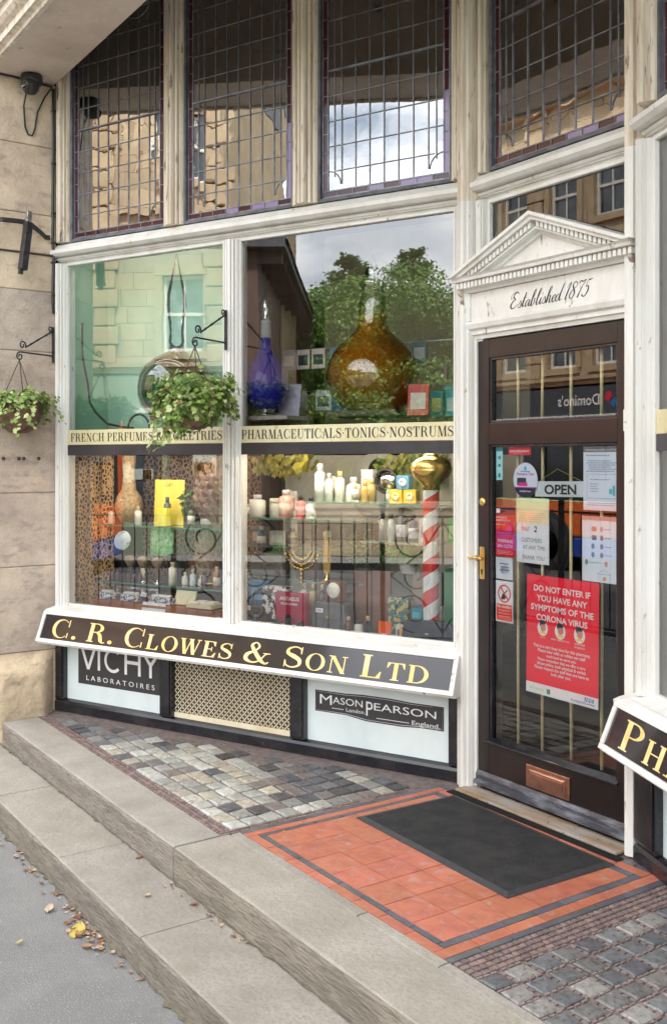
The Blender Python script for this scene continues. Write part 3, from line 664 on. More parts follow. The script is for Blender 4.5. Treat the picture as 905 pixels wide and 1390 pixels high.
# ================================================================= door bay
for a,b in ((.0,.045),(.885,.925)):
    m=MB(TB); m.box(a,b,-.12,-.004,2.05,2.70); m.box(a+.006,b-.006,-.004,.006,2.28,2.70); m.build('post',white,sf,bevel=.003)
    m=MB(TB); m.box(a-(.0),b,-.12,-.02,2.83,4.6); m.box(a+.012,b-.012,-.02,.0,2.83,4.6); m.build('post',cream,sf,bevel=.003)
pane(TB,.045,.885,2.28,2.70,glassD); 
m=MB(TB); m.box(.045,.062,-.055,-.03,2.28,2.70); m.box(.868,.885,-.055,-.03,2.28,2.70); m.box(.062,.868,-.055,-.03,2.683,2.70); m.build('glazing_bead',white,sf,bevel=.003)
m=MB(TB); m.box(-.012,.012,-.16,.004,0,2.075); m.build('jamb',white,sf,bevel=.002)
m=MB(TB); m.box(.888,.900,-.16,.010,0,2.075); m.build('jamb',white,sf,bevel=.002)
# entablature
hmould(TB,-.015,.935,[(-.12,2.062),(.004,2.062),(.010,2.078),(.022,2.082),(.022,2.100),(.040,2.108),(.048,2.128),(.040,2.140),(.03,2.142),(.03,2.27),(-.12,2.27)],white,'frieze_board')
fz=[o for o in sf.children if o.name.startswith('frieze_board')][0]
m=MB(); scripttext(m,'Established 1875',flat(TB,.0312),.255,.700,2.168,.068,wt=1.35); m.build('lettering',inkm,fz,recalc=False)
m=MB(TB); m.box(-.016,.005,.0305,.040,2.142,2.27); m.box(.912,.935,.0305,.040,2.142,2.27); m.build('side_strip',white,fz,bevel=.002)
pd=None
m=MB(TB)
m.prism([(-.12,2.272),(.045,2.272),(.052,2.284),(.060,2.286),(.060,2.315),(.100,2.318),(.104,2.330),(.115,2.338),(-.12,2.338)],lambda o,z:(-.045,o,z),lambda o,z:(.965,o,z))
ax,az,bx0,bx1,bz=.460,2.545,-.062,.982,2.338
def rake(off,th,o):   # one raking band: off below the outer line
    for x0,z0 in ((bx0,bz),(bx1,bz)):
        sl=(az-bz)/abs(ax-x0); L=math.hypot(1,sl)
        v0=off*L; v1=(off+th)*L
        xa=x0+(v0/sl if x0<ax else -v0/sl); xb=x0+(v1/sl if x0<ax else -v1/sl)
        poly=[(xa,bz),(ax,az-v0),(ax,az-v1),(xb,bz)]
        m.prism(poly,lambda u,z:(u,-.10,z),lambda u,z:(u,o,z))
rake(0,.014,.128); rake(.014,.016,.112); rake(.0305,.024,.066); rake(.055,.008,.085); rake(.063,.016,.052)
pd=m.build('pediment',white,sf)
m=MB(TB); m.prism([(bx0+.1,bz),(ax,az-.06),(bx1-.1,bz)],lambda u,z:(u,-.1,z),lambda u,z:(u,.036,z)); m.build('tympanum',white,pd)
m=MB(TB)
for i in range(41):
    u=-.030+i*.0243; m.box(u,u+.0155,.0605,.088,2.2885,2.3135)
for sgn,x0 in ((1,bx0),(-1,bx1)):
    sl=(az-bz)/abs(ax-x0); ln=abs(ax-x0); 
    n=int((ln-.10)/.0235)
    for i in range(n):
        u=x0+sgn*(.115+i*.0235); L=math.hypot(1,sl); top=bz+sl*abs(u-x0)-.032*L; wdt=.0148*sgn
        if abs(u-x0)>ln-.008: continue
        m.prism([(u,top),(u+wdt,top+sl*.0148),(u+wdt,top+sl*.0148-.021*L),(u,top-.021*L)],lambda a,b:(a,.0665,b),lambda a,b:(a,.098,b))
m.build('dentils',white,pd)
def scroll(u0,u1):
    P=[(.0,2.10),(.012,2.112),(.030,2.118),(.040,2.135),(.034,2.155),(.028,2.175),(.036,2.20),(.055,2.215),(.066,2.235),(.060,2.255),(.074,2.262),(.082,2.272),(.082,2.335),(-.05,2.335),(-.05,2.10)]
    m=MB(TB); m.prism(P,lambda o,z:(u0,o,z),lambda o,z:(u1,o,z)); 
    return m.build('console_bracket',M('console_paint',(.60,.52,.44),.5,c2=(.30,.24,.20),ns=20,lo=.45,hi=.6),sf,bevel=.002)
scroll(.937,.955); scroll(-.034,-.017)
# threshold
m=MB(TB); m.box(-.02,.90,.0,.105,.0,.012); m.build('door_sill',M('worn_wood_sill',(.30,.19,.10),.6,c2=(.36,.33,.30),ns=7,st=(.5,3,1),c3=(.12,.09,.07),ns3=30),sf,bevel=.003)
m=MB(TB); m.box(-.03,.94,.107,.150,-.004,.004); m.build('stone_threshold',stepst,sf,bevel=.002)
# --- door
m=MB(TB)
m.box(.014,.085,-.05,-.004,.028,2.056); m.box(.815,.886,-.05,-.004,.028,2.056)
m.box(.085,.815,-.05,-.0042,1.972,2.056); m.box(.085,.815,-.05,-.0042,1.578,1.676); m.box(.085,.815,-.05,-.0042,.028,.232)
dr=m.build('door',doorp,sf,bevel=.0025)
m=MB(TB)
for z0,z1 in ((.232,1.578),(1.676,1.972)):
    m.box(.085,.096,-.040,-.010,z0,z1); m.box(.804,.815,-.040,-.010,z0,z1); m.box(.096,.804,-.040,-.010,z0,z0+.011); m.box(.096,.804,-.040,-.010,z1-.011,z1)
m.prism([(-.03,.232),(.012,.229),(.012,.236),(-.03,.250)],lambda o,z:(.07,o,z),lambda o,z:(.825,o,z))
m.build('glazing_bead',blackp,dr,bevel=.002)
for z0,z1 in ((.236,1.575),(1.680,1.969)): pane(TB,.09,.81,z0,z1,glassD,o=-.026,parent=dr)
m=MB(TB); m.prism([(-.005,.030),(.026,.030),(.030,.044),(.012,.052),(.012,.072),(.004,.088),(-.005,.088)],lambda o,z:(.014,o,z),lambda o,z:(.886,o,z)); m.build('weatherboard',M('scuffed_weatherboard',(.05,.05,.062),.3,c2=(.24,.25,.29),ns=9,lo=.45,hi=.7,st=(.7,1,3)),dr,bevel=.002)
# four brass bars behind the glass
for z0,z1 in ((.245,1.565),(1.69,1.962)):
    for u in (.212,.362,.523,.688):
        m=MB(TB); m.tube([(u+random.uniform(-.004,.004),-.062,z0),(u,-.062,z1)],.0075,8); m.build('brass_bar',M('bar_brass',(.84,.74,.44),.3,.0,c2=(.78,.66,.34),ns=20),dr)
# letter plate
m=MB(TB); m.box(.325,.572,-.004,.004,.096,.192); m.box(.345,.552,.004,.010,.112,.176); lp_=m.build('letter_plate',bronze,dr,bevel=.003)
m=MB(TB); m.box(.356,.541,.010,.014,.126,.164); m.tube([(.35,.012,.170),(.548,.012,.170)],.004,6); m.build('flap',bronze,dr,bevel=.002)
m=MB(TB); m.box(.028,.060,-.004,.001,.965,1.112); m.build('handle_plate',brass,dr,bevel=.002)
m=MB(TB)
m.lathe([(.010,0),(.010,.026),(.014,.030),(.0,.034)],16,T=Matrix.Translation((.044,0,1.062))@Matrix.Rotation(R(-90),4,'X'))
m.tube([(.044,.03,1.062),(.020,.034,1.064),(-.002,.036,1.058),(-.014,.034,1.064)],[.007,.006,.0055,.007],8); m.tube([(.044,.03,1.062),(.064,.034,1.064),(.076,.034,1.058)],[.007,.006,.006],8)
m.build('handle',brass,dr)
m=MB(TB); m.lathe([(.006,0),(.006,.0025),(0,.0026)],10,T=Matrix.Translation((.044,.001,1.005))@Matrix.Rotation(R(-90),4,'X')); m.box(.0415,.0465,.001,.0034,.986,1.003); m.build('keyhole',inkm,dr)
m=MB(TB); m.lathe([(.020,0),(.020,.004),(.015,.010),(.0,.011)],20,T=Matrix.Translation((.046,-.004,1.318))@Matrix.Rotation(R(-90),4,'X')); m.build('cylinder_lock',brass,dr)
m=MB(TB); m.box(.905,.928,.062,.070,1.618,1.700); m.lathe([(.006,0),(.006,.006),(0,.007)],10,T=Matrix.Translation((.916,.070,1.655))@Matrix.Rotation(R(-90),4,'X')); tag(m.build('door_bell',[white],None,org=TB@Vector((.916,.06,1.65)),bevel=.002),'small white bell push on the post right of the door','bell')
# ================================================================= posters on the door
def paper(name,u0,u1,z0,z1,c,label,cat,o=-.0300,tilt=0,extra=None,curl=.0,group=None):
    """a sheet of paper behind the door glass, thin box so that it has two sides"""
    uc,zc=(u0+u1)/2,(z0+z1)/2
    rt=empty(name,tuple(TB@Vector((uc,o,z0))),label,cat,group)
    T=TB@Matrix.Translation((uc,0,zc))@Matrix.Rotation(R(tilt),4,'Y')@Matrix.Translation((-uc,0,-zc))
    m=MB(T); n=8
    for i in range(n):
        a=u0+(u1-u0)*i/n; b=u0+(u1-u0)*(i+1)/n; f=lambda t: o-.0005-curl*math.sin(t*6.28)
        m.quad((a,f(i/n),z0),(b,f((i+1)/n),z0),(b,f((i+1)/n),z1),(a,f(i/n),z1)); m.quad((a,f(i/n)-.0006,z0),(b,f((i+1)/n)-.0006,z0),(b,f((i+1)/n)-.0006,z1),(a,f(i/n)-.0006,z1))
    m.build('sheet',M('paper_%.2f_%.2f_%.2f'%c,c,.6),rt,recalc=False)
    def F(d=.0006): return flat(T,o+d)
    return rt,F
def rect(m,F,x0,x1,y0,y1): m.quad((x0,y0,0),(x1,y0,0),(x1,y1,0),(x0,y1,0),F)
def lines(m,F,x0,x1,y1,n,dy,h,ctr=False):
    for i in range(n):
        x=x0+(random.uniform(0,.12)*(x1-x0) if ctr else 0); e=x1-random.uniform(0,.25)*(x1-x0)
        while x<e:
            w=random.uniform(.005,.016); rect(m,F,x,min(x+w,e),y1-i*dy-h,y1-i*dy); x+=w+.003
def disc(m,F,cx,cy,rx,ry,n=20,a0=0,a1=360): m.add([(cx+rx*math.cos(R(a0+(a1-a0)*i/n)),cy+ry*math.sin(R(a0+(a1-a0)*i/n)),0) for i in range(n if a1-a0==360 else n+1)],[tuple(range(n if a1-a0==360 else n+1))],F)
def ringf(m,F,cx,cy,r0,r1,n=28):
    for i in range(n):
        a=6.2832*i/n;b=6.2832*(i+1)/n
        m.add([(cx+r0*math.cos(a),cy+r0*math.sin(a),0),(cx+r1*math.cos(a),cy+r1*math.sin(a),0),(cx+r1*math.cos(b),cy+r1*math.sin(b),0),(cx+r0*math.cos(b),cy+r0*math.sin(b),0)],[(0,1,2,3)],F)
def C_(n,c): return M(n,c,.6)
# big red poster
rt,F=paper('poster',.296,.700,.496,1.010,(.82,.008,.04),'large red poster with white warning text hung in the middle of the door','poster',curl=.0006,tilt=.6)
m=MB(); 
for i,(s,a,b) in enumerate((('DO NOT ENTER IF',.338,.655),('YOU HAVE ANY',.355,.638),('SYMPTOMS OF THE',.322,.672),('CORONA VIRUS',.355,.640))): addtext(m,s,F(),a,b,.942-i*.0415,h=.026,bold=.028,maxw='fit')
for i,s in enumerate(('This is a very busy time for this pharmacy.','Please bear with us whilst our staff','work hard to serve you.','Please remember that we offer a zero','abuse policy, both physical & verbal.','Please respect the staff that are here to','look after you.')):
    w=len(s)*.0074; addtext(m,s,F(),.498-w/2,.498+w/2,.700-i*.0185,bold=.022)
for s,x in (('COUGH',.392),('HIGH TEMPERATURE',.492),('SHORTNESS',.598)): addtext(m,s,F(),x-len(s)*.0032,x+len(s)*.0032,.742,bold=.01)
addtext(m,'OF BREATH',F(),.57,.626,.728,bold=.01)
rect(m,F(.0004),.296,.700,.496,.542)
for x in (.392,.492,.598): disc(m,F(.0005),x,.783,.030,.033)
m.build('lettering',whitelet,rt,recalc=False)
for k,x in enumerate((.392,.492,.598)):
    m=MB(); disc(m,F(.0007),x+.002,.790,.016,.021); m.build('face_picture',C_('poster_skin',(.62,.28,.20)),rt,recalc=False)
    m=MB(); disc(m,F(.0009),x-.001,.809,.019,.010,12); disc(m,F(.00095),x-.013,.801,.006,.009,10); m.build('hair_picture',C_('poster_hair',(.03,.05,.09)),rt,recalc=False)
    m=MB(); disc(m,F(.0008),x+.001,.760,.018,.010,12,0,180); m.build('shirt_picture',C_('poster_yellow',(.85,.62,.04)),rt,recalc=False)
m=MB(); addtext(m,'avicenna',F(.0008),.318,.400,.512); m.build('green_lettering',C_('poster_green',(.35,.62,.30)),rt,recalc=False)
m=MB()
for a in range(4): disc(m,F(.0008),.428+.007*math.cos(R(a*90+45)),.517+.007*math.sin(R(a*90+45)),.006,.006,10)
m.build('leaf_emblem',C_('poster_green_dark',(.06,.30,.10)),rt,recalc=False)
m=MB(); rect(m,F(.0007),.628,.676,.518,.534); m.build('blue_box',C_('poster_blue',(.01,.13,.42)),rt,recalc=False)
m=MB(); addtext(m,'NHS',F(.0010),.632,.672,.520,bold=.03,shear=.2); m.build('box_lettering',whitelet,rt,recalc=False)
m=MB(); addtext(m,'Providing NHS services',F(.0008),.555,.680,.506,bold=.01); m.build('blue_lettering',C_('poster_navy',(.02,.06,.25)),rt,recalc=False)
# handwritten notice
rt,F=paper('notice',.233,.427,1.058,1.340,(.78,.80,.84),'handwritten white notice under a green and yellow slip, limiting customers to two','notice',curl=.0008,o=-.0315)
m=MB(); rect(m,F(.0004),.231,.425,1.295,1.343); m.build('green_slip',C_('pale_green',(.62,.80,.55)),rt,recalc=False)
m=MB(); rect(m,F(.0004),.233,.427,1.230,1.2945); m.build('yellow_slip',C_('pale_yellow',(.86,.76,.52)),rt,recalc=False)
m=MB(); lines(m,F(.0008),.25,.41,1.278,5,.009,.0035); m.build('small_print',C_('faint_orange',(.75,.5,.3)),rt,recalc=False)
m=MB()
addtext(m,'2',F(),.338,.358,1.196,h=.026,bold=.02,shear=.1)
m.build('numeral',inkm,rt,recalc=False)
m=MB(); addtext(m,'CUSTOMERS',F(),.262,.385,1.150,h=.019,maxw='fit',shear=.1); addtext(m,'AT ANY TIME',F(),.272,.405,1.118,h=.019,maxw='fit',shear=.1); addtext(m,'THANK YOU',F(),.268,.400,1.074,h=.019,maxw='fit',shear=.1); m.build('lettering',C_('grey_marker',(.22,.24,.28)),rt,recalc=False)
m=MB(); addtext(m,'ONLY',F(),.262,.315,1.198,h=.020,maxw='fit',shear=.1); m.build('red_lettering',C_('red_marker',(.70,.12,.12)),rt,recalc=False)
# OPEN sign
rt,F=paper('open_sign',.342,.618,1.352,1.418,(.66,.72,.76),'white hanging strip sign reading OPEN in bold black capitals','sign',o=-.034,tilt=-1.0)
m=MB(); Tt=F(); addtext(m,'OPEN',Tt,.398,.578,1.364,h=.041,bold=.03,maxw='fit')
for x,w_ in ((.437,.012),(.487,.012),(.539,.012)): rect(m,Tt,x-.002,x+.006,1.364,1.369)
m.build('lettering',inkm,rt,recalc=False)
m=MB(TB); m.tube([(.37,-.036,1.418),(.470,-.037,1.47),(.60,-.036,1.422)],.001,5); m.build('string',C_('string',(.6,.5,.2)),rt)
# oval sticker
uc,zc=.290,1.420
rt=empty('sticker',tuple(TB@Vector((uc,-.029,zc-.075))),'oval white and purple sticker about pregnancy tests, left of the OPEN sign','sticker')
F=lambda d=.0: flat(TB,-.0285+d)
m=MB(); disc(m,F(),uc,zc,.074,.077,32); m.build('sheet',C_('lilac_white',(.68,.74,.84)),rt,recalc=False)
m=MB(); disc(m,F(.0004),uc,zc,.0735,.0765,20,205,335); m.build('dark_base',C_('navy',(.02,.02,.07)),rt,recalc=False)
m=MB(); rect(m,F(.0005),uc-.050,uc+.005,zc-.022,zc+.010); m.build('box_picture',C_('poster_hair',(.03,.05,.09)),rt,recalc=False)
m=MB(); rect(m,F(.0006),uc-.040,uc+.012,zc-.026,zc-.010); rect(m,F(.0006),uc-.066,uc+.066,zc-.034,zc-.030); addtext(m,'Pregnancy Tests',F(.0006),uc-.052,uc+.052,zc+.022,bold=.02); m.build('magenta_lettering',C_('magenta',(.65,.04,.32)),rt,recalc=False)
m=MB(); addtext(m,'Available here',F(.0008),uc-.035,uc+.035,zc-.052,bold=.02); m.build('white_lettering',whitelet,rt,recalc=False)
m=MB(); disc(m,F(.0005),uc,zc+.052,.008,.010,8); rect(m,F(.0005),uc-.03,uc+.03,zc+.036,zc+.041); m.build('blue_mark',C_('sky_blue',(.15,.45,.65)),rt,recalc=False)
# covid notice
rt,F=paper('notice',.618,.806,1.303,1.562,(.70,.75,.84),'pale blue printed notice with a grey heading in the top right of the door','notice',o=-.0305)
m=MB(); rect(m,F(.0004),.618,.806,1.540,1.560); m.build('heading_bar',C_('heading_grey',(.18,.16,.19)),rt,recalc=False)
m=MB(); addtext(m,'CORONAVIRUS (COVID-19) NOTICE',F(.0008),.626,.790,1.5455,bold=.01); m.build('heading_lettering',whitelet,rt,recalc=False)
m=MB(); lines(m,F(),.635,.79,1.528,1,.01,.004); lines(m,F(),.632,.795,1.506,6,.0085,.0032,True); lines(m,F(),.632,.79,1.335,2,.009,.003,True); lines(m,F(),.655,.70,1.412,4,.010,.003); lines(m,F(),.655,.775,1.430,1,.01,.003)
for a,b,c,d in ((.638,.792,1.449,1.4502),(.638,.792,1.352,1.3532),(.638,.6392,1.352,1.45),(.7908,.792,1.352,1.45)): rect(m,F(),a,b,c,d)
m.build('small_print',C_('slate_print',(.22,.30,.42)),rt,recalc=False)
m=MB(); rect(m,F(),.752,.768,1.372,1.392); rect(m,F(),.770,.782,1.365,1.405); m.build('bottle_picture',C_('teal_print',(.15,.50,.60)),rt,recalc=False)
# chart
rt,F=paper('chart',.610,.806,1.012,1.278,(.72,.78,.84),'pale printed chart with rows of round diagrams and a house drawing','chart',o=-.0322)
m=MB(); rect(m,F(.0004),.610,.795,1.262,1.279); m.build('heading_bar',C_('heading_salmon',(.62,.36,.32)),rt,recalc=False)
for k,(cn,cc) in enumerate((('dot_salmon',(.70,.35,.28)),('dot_slate',(.22,.30,.36)),('dot_mauve',(.36,.25,.34)))):
    m=MB()
    for r in range(4):
        z=1.227-r*.035
        for x,c_ in ((.668,0 if r==0 else 1),(.679,0 if r==0 else 1 if r<2 else 9),(.713,2 if r else 0)):
            if c_==k: disc(m,F(.0004),x,z,.0085,.0115,10)
    if k==1: disc(m,F(.0004),.634,1.090,.0085,.0115,10)
    if k==0: disc(m,F(.0004),.735,1.088,.0085,.0115,10); disc(m,F(.0004),.727,1.028,.010,.009,10)
    m.build('dots',C_(cn,cc),rt,recalc=False)
m=MB()
for r in range(4): lines(m,F(),.728,.765,1.229-r*.035,1,.01,.003)
lines(m,F(),.648,.715,1.091,1,.01,.002)
for q in ([(.69,1.045),(.725,1.066)],[(.725,1.066),(.76,1.045)],[(.695,1.045),(.695,1.018)],[(.755,1.045),(.755,1.018)],[(.69,1.045),(.76,1.045)]):
    (a,b),(c,d)=q; m.quad((a,b,0),(c,d,0),(c,d+.0014,0) if a!=c else (c+.0012,d,0),(a,b+.0014,0) if a!=c else (a+.0012,b,0),F())
m.build('small_print',C_('slate_print',(.22,.30,.42)),rt,recalc=False)
# no smoking
rt,F=paper('no_smoking_sign',.104,.214,.780,.965,(.76,.80,.84),'white and red no smoking sign low on the left of the door','sign',o=-.0292)
m=MB(); ringf(m,F(.0005),.159,.908,.041,.034); m.add([(.132,.934,0),(.137,.939,0),(.186,.884,0),(.181,.879,0)],[(0,1,2,3)],F(.0006)); rect(m,F(.0005),.109,.209,.786,.860)
m.build('red_print',C_('sign_red',(.72,.06,.035)),rt,recalc=False)
m=MB(); m.add([(.150,.905,0),(.178,.928,0),(.181,.924,0),(.153,.901,0)],[(0,1,2,3)],F(.0004)); disc(m,F(.0003),.156,.896,.012,.014,10); disc(m,F(.00035),.146,.888,.008,.008,8); m.build('cigarette_picture',inkm,rt,recalc=False)
m=MB(); addtext(m,'No smoking',F(.0008),.114,.204,.844,bold=.02); 
for i,s in enumerate(('It is against the','law to smoke in','these premises')): addtext(m,s,F(.0008),.124,.194,.830-i*.013,h=.006,maxw='fit',bold=.01)
m.build('lettering',whitelet,rt,recalc=False)
# picture card
rt,F=paper('card',.104,.212,.972,1.070,(.66,.70,.76),'white card with a blue line drawing between the red and no smoking signs','card',o=-.0292,curl=.001)
m=MB()
for i in range(7): m.add([(.138+i*.007,1.000,0),(.141+i*.007,1.000,0),(.143+i*.007,1.038-abs(i-3)*.003,0),(.140+i*.007,1.038-abs(i-3)*.003,0)],[(0,1,2,3)],F(.0003+.0001*i))
rect(m,F(.0012),.130,.192,1.012,1.016); rect(m,F(.0012),.134,.190,1.026,1.029); rect(m,F(.0012),.130,.185,1.040,1.045)
m.build('line_drawing',C_('drawing_blue',(.10,.16,.28)),rt,recalc=False)
# warning cctv
rt,F=paper('warning_sign',.104,.226,1.076,1.172,(.68,.012,.045),'small red sign reading WARNING 24hr CCTV','sign',o=-.0292)
m=MB(); addtext(m,'WARNING',F(),.116,.212,1.138,h=.015,bold=.02,maxw='fit'); addtext(m,'24hr CCTV',F(),.114,.212,1.116,h=.014,bold=.02,maxw='fit'); lines(m,F(),.112,.215,1.102,3,.007,.002); m.build('lettering',whitelet,rt,recalc=False)
# emergency contraception
rt,F=paper('sticker',.104,.226,1.174,1.300,(.55,.010,.06),'dark red and black sticker with a magenta triangle above the red CCTV sign','sticker',o=-.0292)
m=MB(); rect(m,F(.0004),.104,.226,1.262,1.300); m.build('black_heading',C_('navy',(.02,.02,.07)),rt,recalc=False)
m=MB(); addtext(m,'emergency',F(.0008),.106,.178,1.247,bold=.01); addtext(m,'contraception',F(.0008),.106,.196,1.233,bold=.01); addtext(m,'available here',F(.0008),.106,.166,1.215); rect(m,F(.0008),.108,.132,1.270,1.290); m.build('lettering',whitelet,rt,recalc=False)
m=MB(); m.add([(.160,1.190,0),(.204,1.186,0),(.210,1.232,0)],[(0,1,2)],F(.0006)); m.build('magenta_triangle',C_('magenta',(.65,.04,.32)),rt,recalc=False)
# red local sticker
rt,F=paper('sticker',.184,.322,1.530,1.574,(.70,.012,.04),'small red oblong sticker with white lettering at the very top of the door glass','sticker',o=-.0292)
m=MB(); addtext(m,'visionbuxton',F(),.192,.312,1.543,h=.012,maxw='fit',bold=.02); addtext(m,'made in',F(),.190,.222,1.563,h=.004); addtext(m,'the heart of the peak',F(),.196,.290,1.535,h=.004); m.build('lettering',whitelet,rt,recalc=False)
# cyan strip
rt,F=paper('sticker',.107,.148,1.418,1.570,(.45,.80,.82),'narrow upright turquoise sticker in the top left corner of the door glass','sticker',o=-.0292)
m=MB(); rect(m,F(.0005),.107,.150,1.548,1.574); disc(m,F(.0005),.128,1.440,.008,.010,10); rect(m,F(.0005),.120,.136,1.512,1.526); rect(m,F(.0005),.120,.136,1.478,1.490); m.build('teal_print',C_('teal_dark',(.02,.30,.36)),rt,recalc=False)
# ================================================================= mat
m=MB(); x0,x1,y0,y1=-3.43,-2.500,2.452,2.985
tm=empty('doormat',(-2.96,2.70,0),'black ribbed rubber doormat with a smooth raised rim on the red tiles','doormat')
T=Matrix.Translation((-2.965,2.72,0))@Matrix.Rotation(R(-1.8),4,'Z')@Matrix.Translation((2.965,-2.72,0))
m=MB(T); e=.028; h=.009
vs=[(x0,y0,.0025),(x1,y0,.0025),(x1,y1,.0025),(x0,y1,.0025),(x0+e,y0+e,h),(x1-e,y0+e,h),(x1-e,y1-e,h),(x0+e,y1-e,h),(x0,y0,.001),(x1,y0,.001),(x1,y1,.001),(x0,y1,.001)]
m.add(vs,[(0,1,5,4),(1,2,6,5),(2,3,7,6),(3,0,4,7),(8,9,1,0),(9,10,2,1),(10,11,3,2),(11,8,0,3),(11,10,9,8)]); m.build('mat_edge',rubedge,tm)
m=MB(T); m.quad((x0+e,y0+e,h),(x1-e,y0+e,h),(x1-e,y1-e,h),(x0+e,y1-e,h)); m.build('mat_pile',rubber,tm,recalc=False)
FILL_GLOW=27  # glow of the fill tubes added to the window displays
# ================================================================= DISPLAY INTERIOR (fixed parts of the shopfront)
wood=M('display_wood',(.33,.13,.065),.5,c2=(.25,.09,.045),ns=9,st=(1,1,3))
creamb=M('display_cream_board',(.78,.74,.68),.7,c2=(.66,.62,.56),ns=3)
m=MB(TA); m.box(-2.70,.0,-.90,-.06,.560,.600); m.build('display_floor',M('display_cloth',(.66,.64,.62),.8,c2=(.50,.48,.46),ns=6),sf)
m=MB(TA); m.box(-1.56,.0,-.90,-.88,.60,1.54); m.build('display_back',creamb,sf)
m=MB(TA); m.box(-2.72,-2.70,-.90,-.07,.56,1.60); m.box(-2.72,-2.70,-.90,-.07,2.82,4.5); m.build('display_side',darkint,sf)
m=MB(TA); m.box(-1.425,-1.412,-.98,-.075,1.603,2.80); m.build('display_divider',M('divider_brown',(.22,.15,.11),.7,c2=(.15,.10,.075),ns=4,st=(1,1,.3)),sf)
m=MB(TA); m.box(-2.70,-1.426,-.50,-.48,1.603,2.80); m.box(-2.70,-2.685,-.479,-.07,1.603,2.80); m.build('mint_partition',M('mint_paint',(.50,.80,.64),.5,c2=(.44,.73,.57),ns=2.5),sf)
m=MB(TA); m.box(-2.70,0,-.90,-.0605,1.578,1.6005); m.build('mid_shelf',M('dark_shelf_edge',(.035,.030,.035)),sf)
m=MB(TA); m.box(-1.34,0,-1.0,-.985,1.61,2.9); m.build('display_back',M('olive_board',(.36,.32,.20),.8,c2=(.26,.22,.14),ns=2),sf)
gsh=glassmat('shelf_glass',tint=(.70,.90,.80),base=.10)
for u0,u1,o0,o1,z in ((-2.48,-1.45,-.40,-.20,1.118),(-1.40,-.60,-.32,-.14,1.195),(-.95,-.03,-.36,-.18,1.288),(-1.45,-.62,-.50,-.34,1.025),(-2.48,-1.45,-.42,-.18,.775)):
    m=MB(TA); m.box(u0,u1,o0,o1,z-.008,z-.0005); m.build('glass_shelf',M('shelf_green_glass',(.10,.26,.20),.12,c2=(.14,.30,.24),ns=3),sf) if False else m.build('glass_shelf',gsh,sf)
    m=MB(TA); m.box(u0,u1,o1+.0002,o1+.003,z-.009,z); m.build('shelf_edge',M('shelf_edge_green',(.05,.18,.13),.2),sf)
# added glowing tubes tucked behind the mid rail to brighten the lower window
def emit(name,c,s_):
    m,nt,b=nodes(name); b.inputs['Emission Color'].default_value=c4(c); b.inputs['Emission Strength'].default_value=s_; b.inputs['Base Color'].default_value=(.8,.8,.8,1); return m
em=emit('warm_fill_tube',(1.0,.86,.66),FILL_GLOW)
for u0,u1,lb in ((-2.28,-1.5,'added warm fill light hidden above the left lower window display'),(-1.2,-.15,'added warm fill light hidden above the right lower window display')):
    rt=empty('added_strip_light',WA((u0+u1)/2,-.12,1.56),lb,'fill light')
    m=MB(TA); m.box(u0,u1,-.135,-.095,1.566,1.5775); m.build('fill_housing',white,rt,bevel=.002)
    m=MB(); m.tube([WA(u0+.02,-.115,1.558),WA(u1-.02,-.115,1.558)],.008,10); m.build('fill_tube',em,rt)
rt=empty('added_strip_light',WA(-2.05,-.12,2.74),'added fill light hidden above the mint panel behind the transom','fill light')  # extra unseen tube, added to lift the mint panel
m=MB(TA); m.box(-2.6,-1.5,-.150,-.115,2.785,2.80); m.build('fill_housing',white,rt,bevel=.002)
m=MB(); m.tube([WA(-2.55,-.132,2.775),WA(-1.5,-.132,2.775)],.008,10); m.build('fill_tube',emit('cool_fill_tube',(1,.97,.9),FILL_GLOW*.16),rt)
# ---------------------------------------------------------------- goods
def P(name,label,cat,u,o,z,group=None): return empty(name,WA(u,o,z),label,cat,group)
def LT(u,o,z): return Matrix.Translation(Vector(WA(u,o,z)))
def FT(u,o,z,rz=0,rx=0): return TA@Matrix.Translation((u,o,z))@Matrix.Rotation(R(rz),4,'Z')@Matrix.Rotation(R(rx),4,'X')
def prt(rt,name,mat,fn,**k):
    m=MB(); fn(m); return m.build(name,mat,rt,**k)
def bottle(name,label,u,o,z,r,h,c,cap=(.03,.03,.035),shape='round',lab=None,cat='bottle',group=None,glass=False):
    rt=P(name,label,cat,u,o,z,group); mt=M('goods_%.2f_%.2f_%.2f'%c,c,.3)
    s={'round':[(r*.92,0),(r,.006),(r,h*.62),(r*.8,h*.70),(r*.36,h*.76),(r*.36,h*.80)],'tall':[(r,0),(r,h*.74),(r*.5,h*.80),(r*.42,h*.82)],'jar':[(r,0),(r*1.02,h*.7),(r*.95,h*.76)]}[shape]
    prt(rt,'bottle_body',mt,lambda m:m.lathe(s,18,T=LT(u,o,z)))
    zc=s[-1][1]; rc=s[-1][0]*1.25 if shape!='jar' else r*1.02
    prt(rt,'cap',M('cap_%.2f_%.2f_%.2f'%cap,cap,.3),lambda m:m.lathe([(rc,zc),(rc,h),(rc*.8,h+.002)],14,T=LT(u,o,z)))
    if lab: prt(rt,'paper_label',M('lab_%.2f_%.2f_%.2f'%lab,lab,.6),lambda m:m.lathe([(r*1.012,h*.15),(r*1.012,h*.52)],18,T=LT(u,o,z)))
    return rt
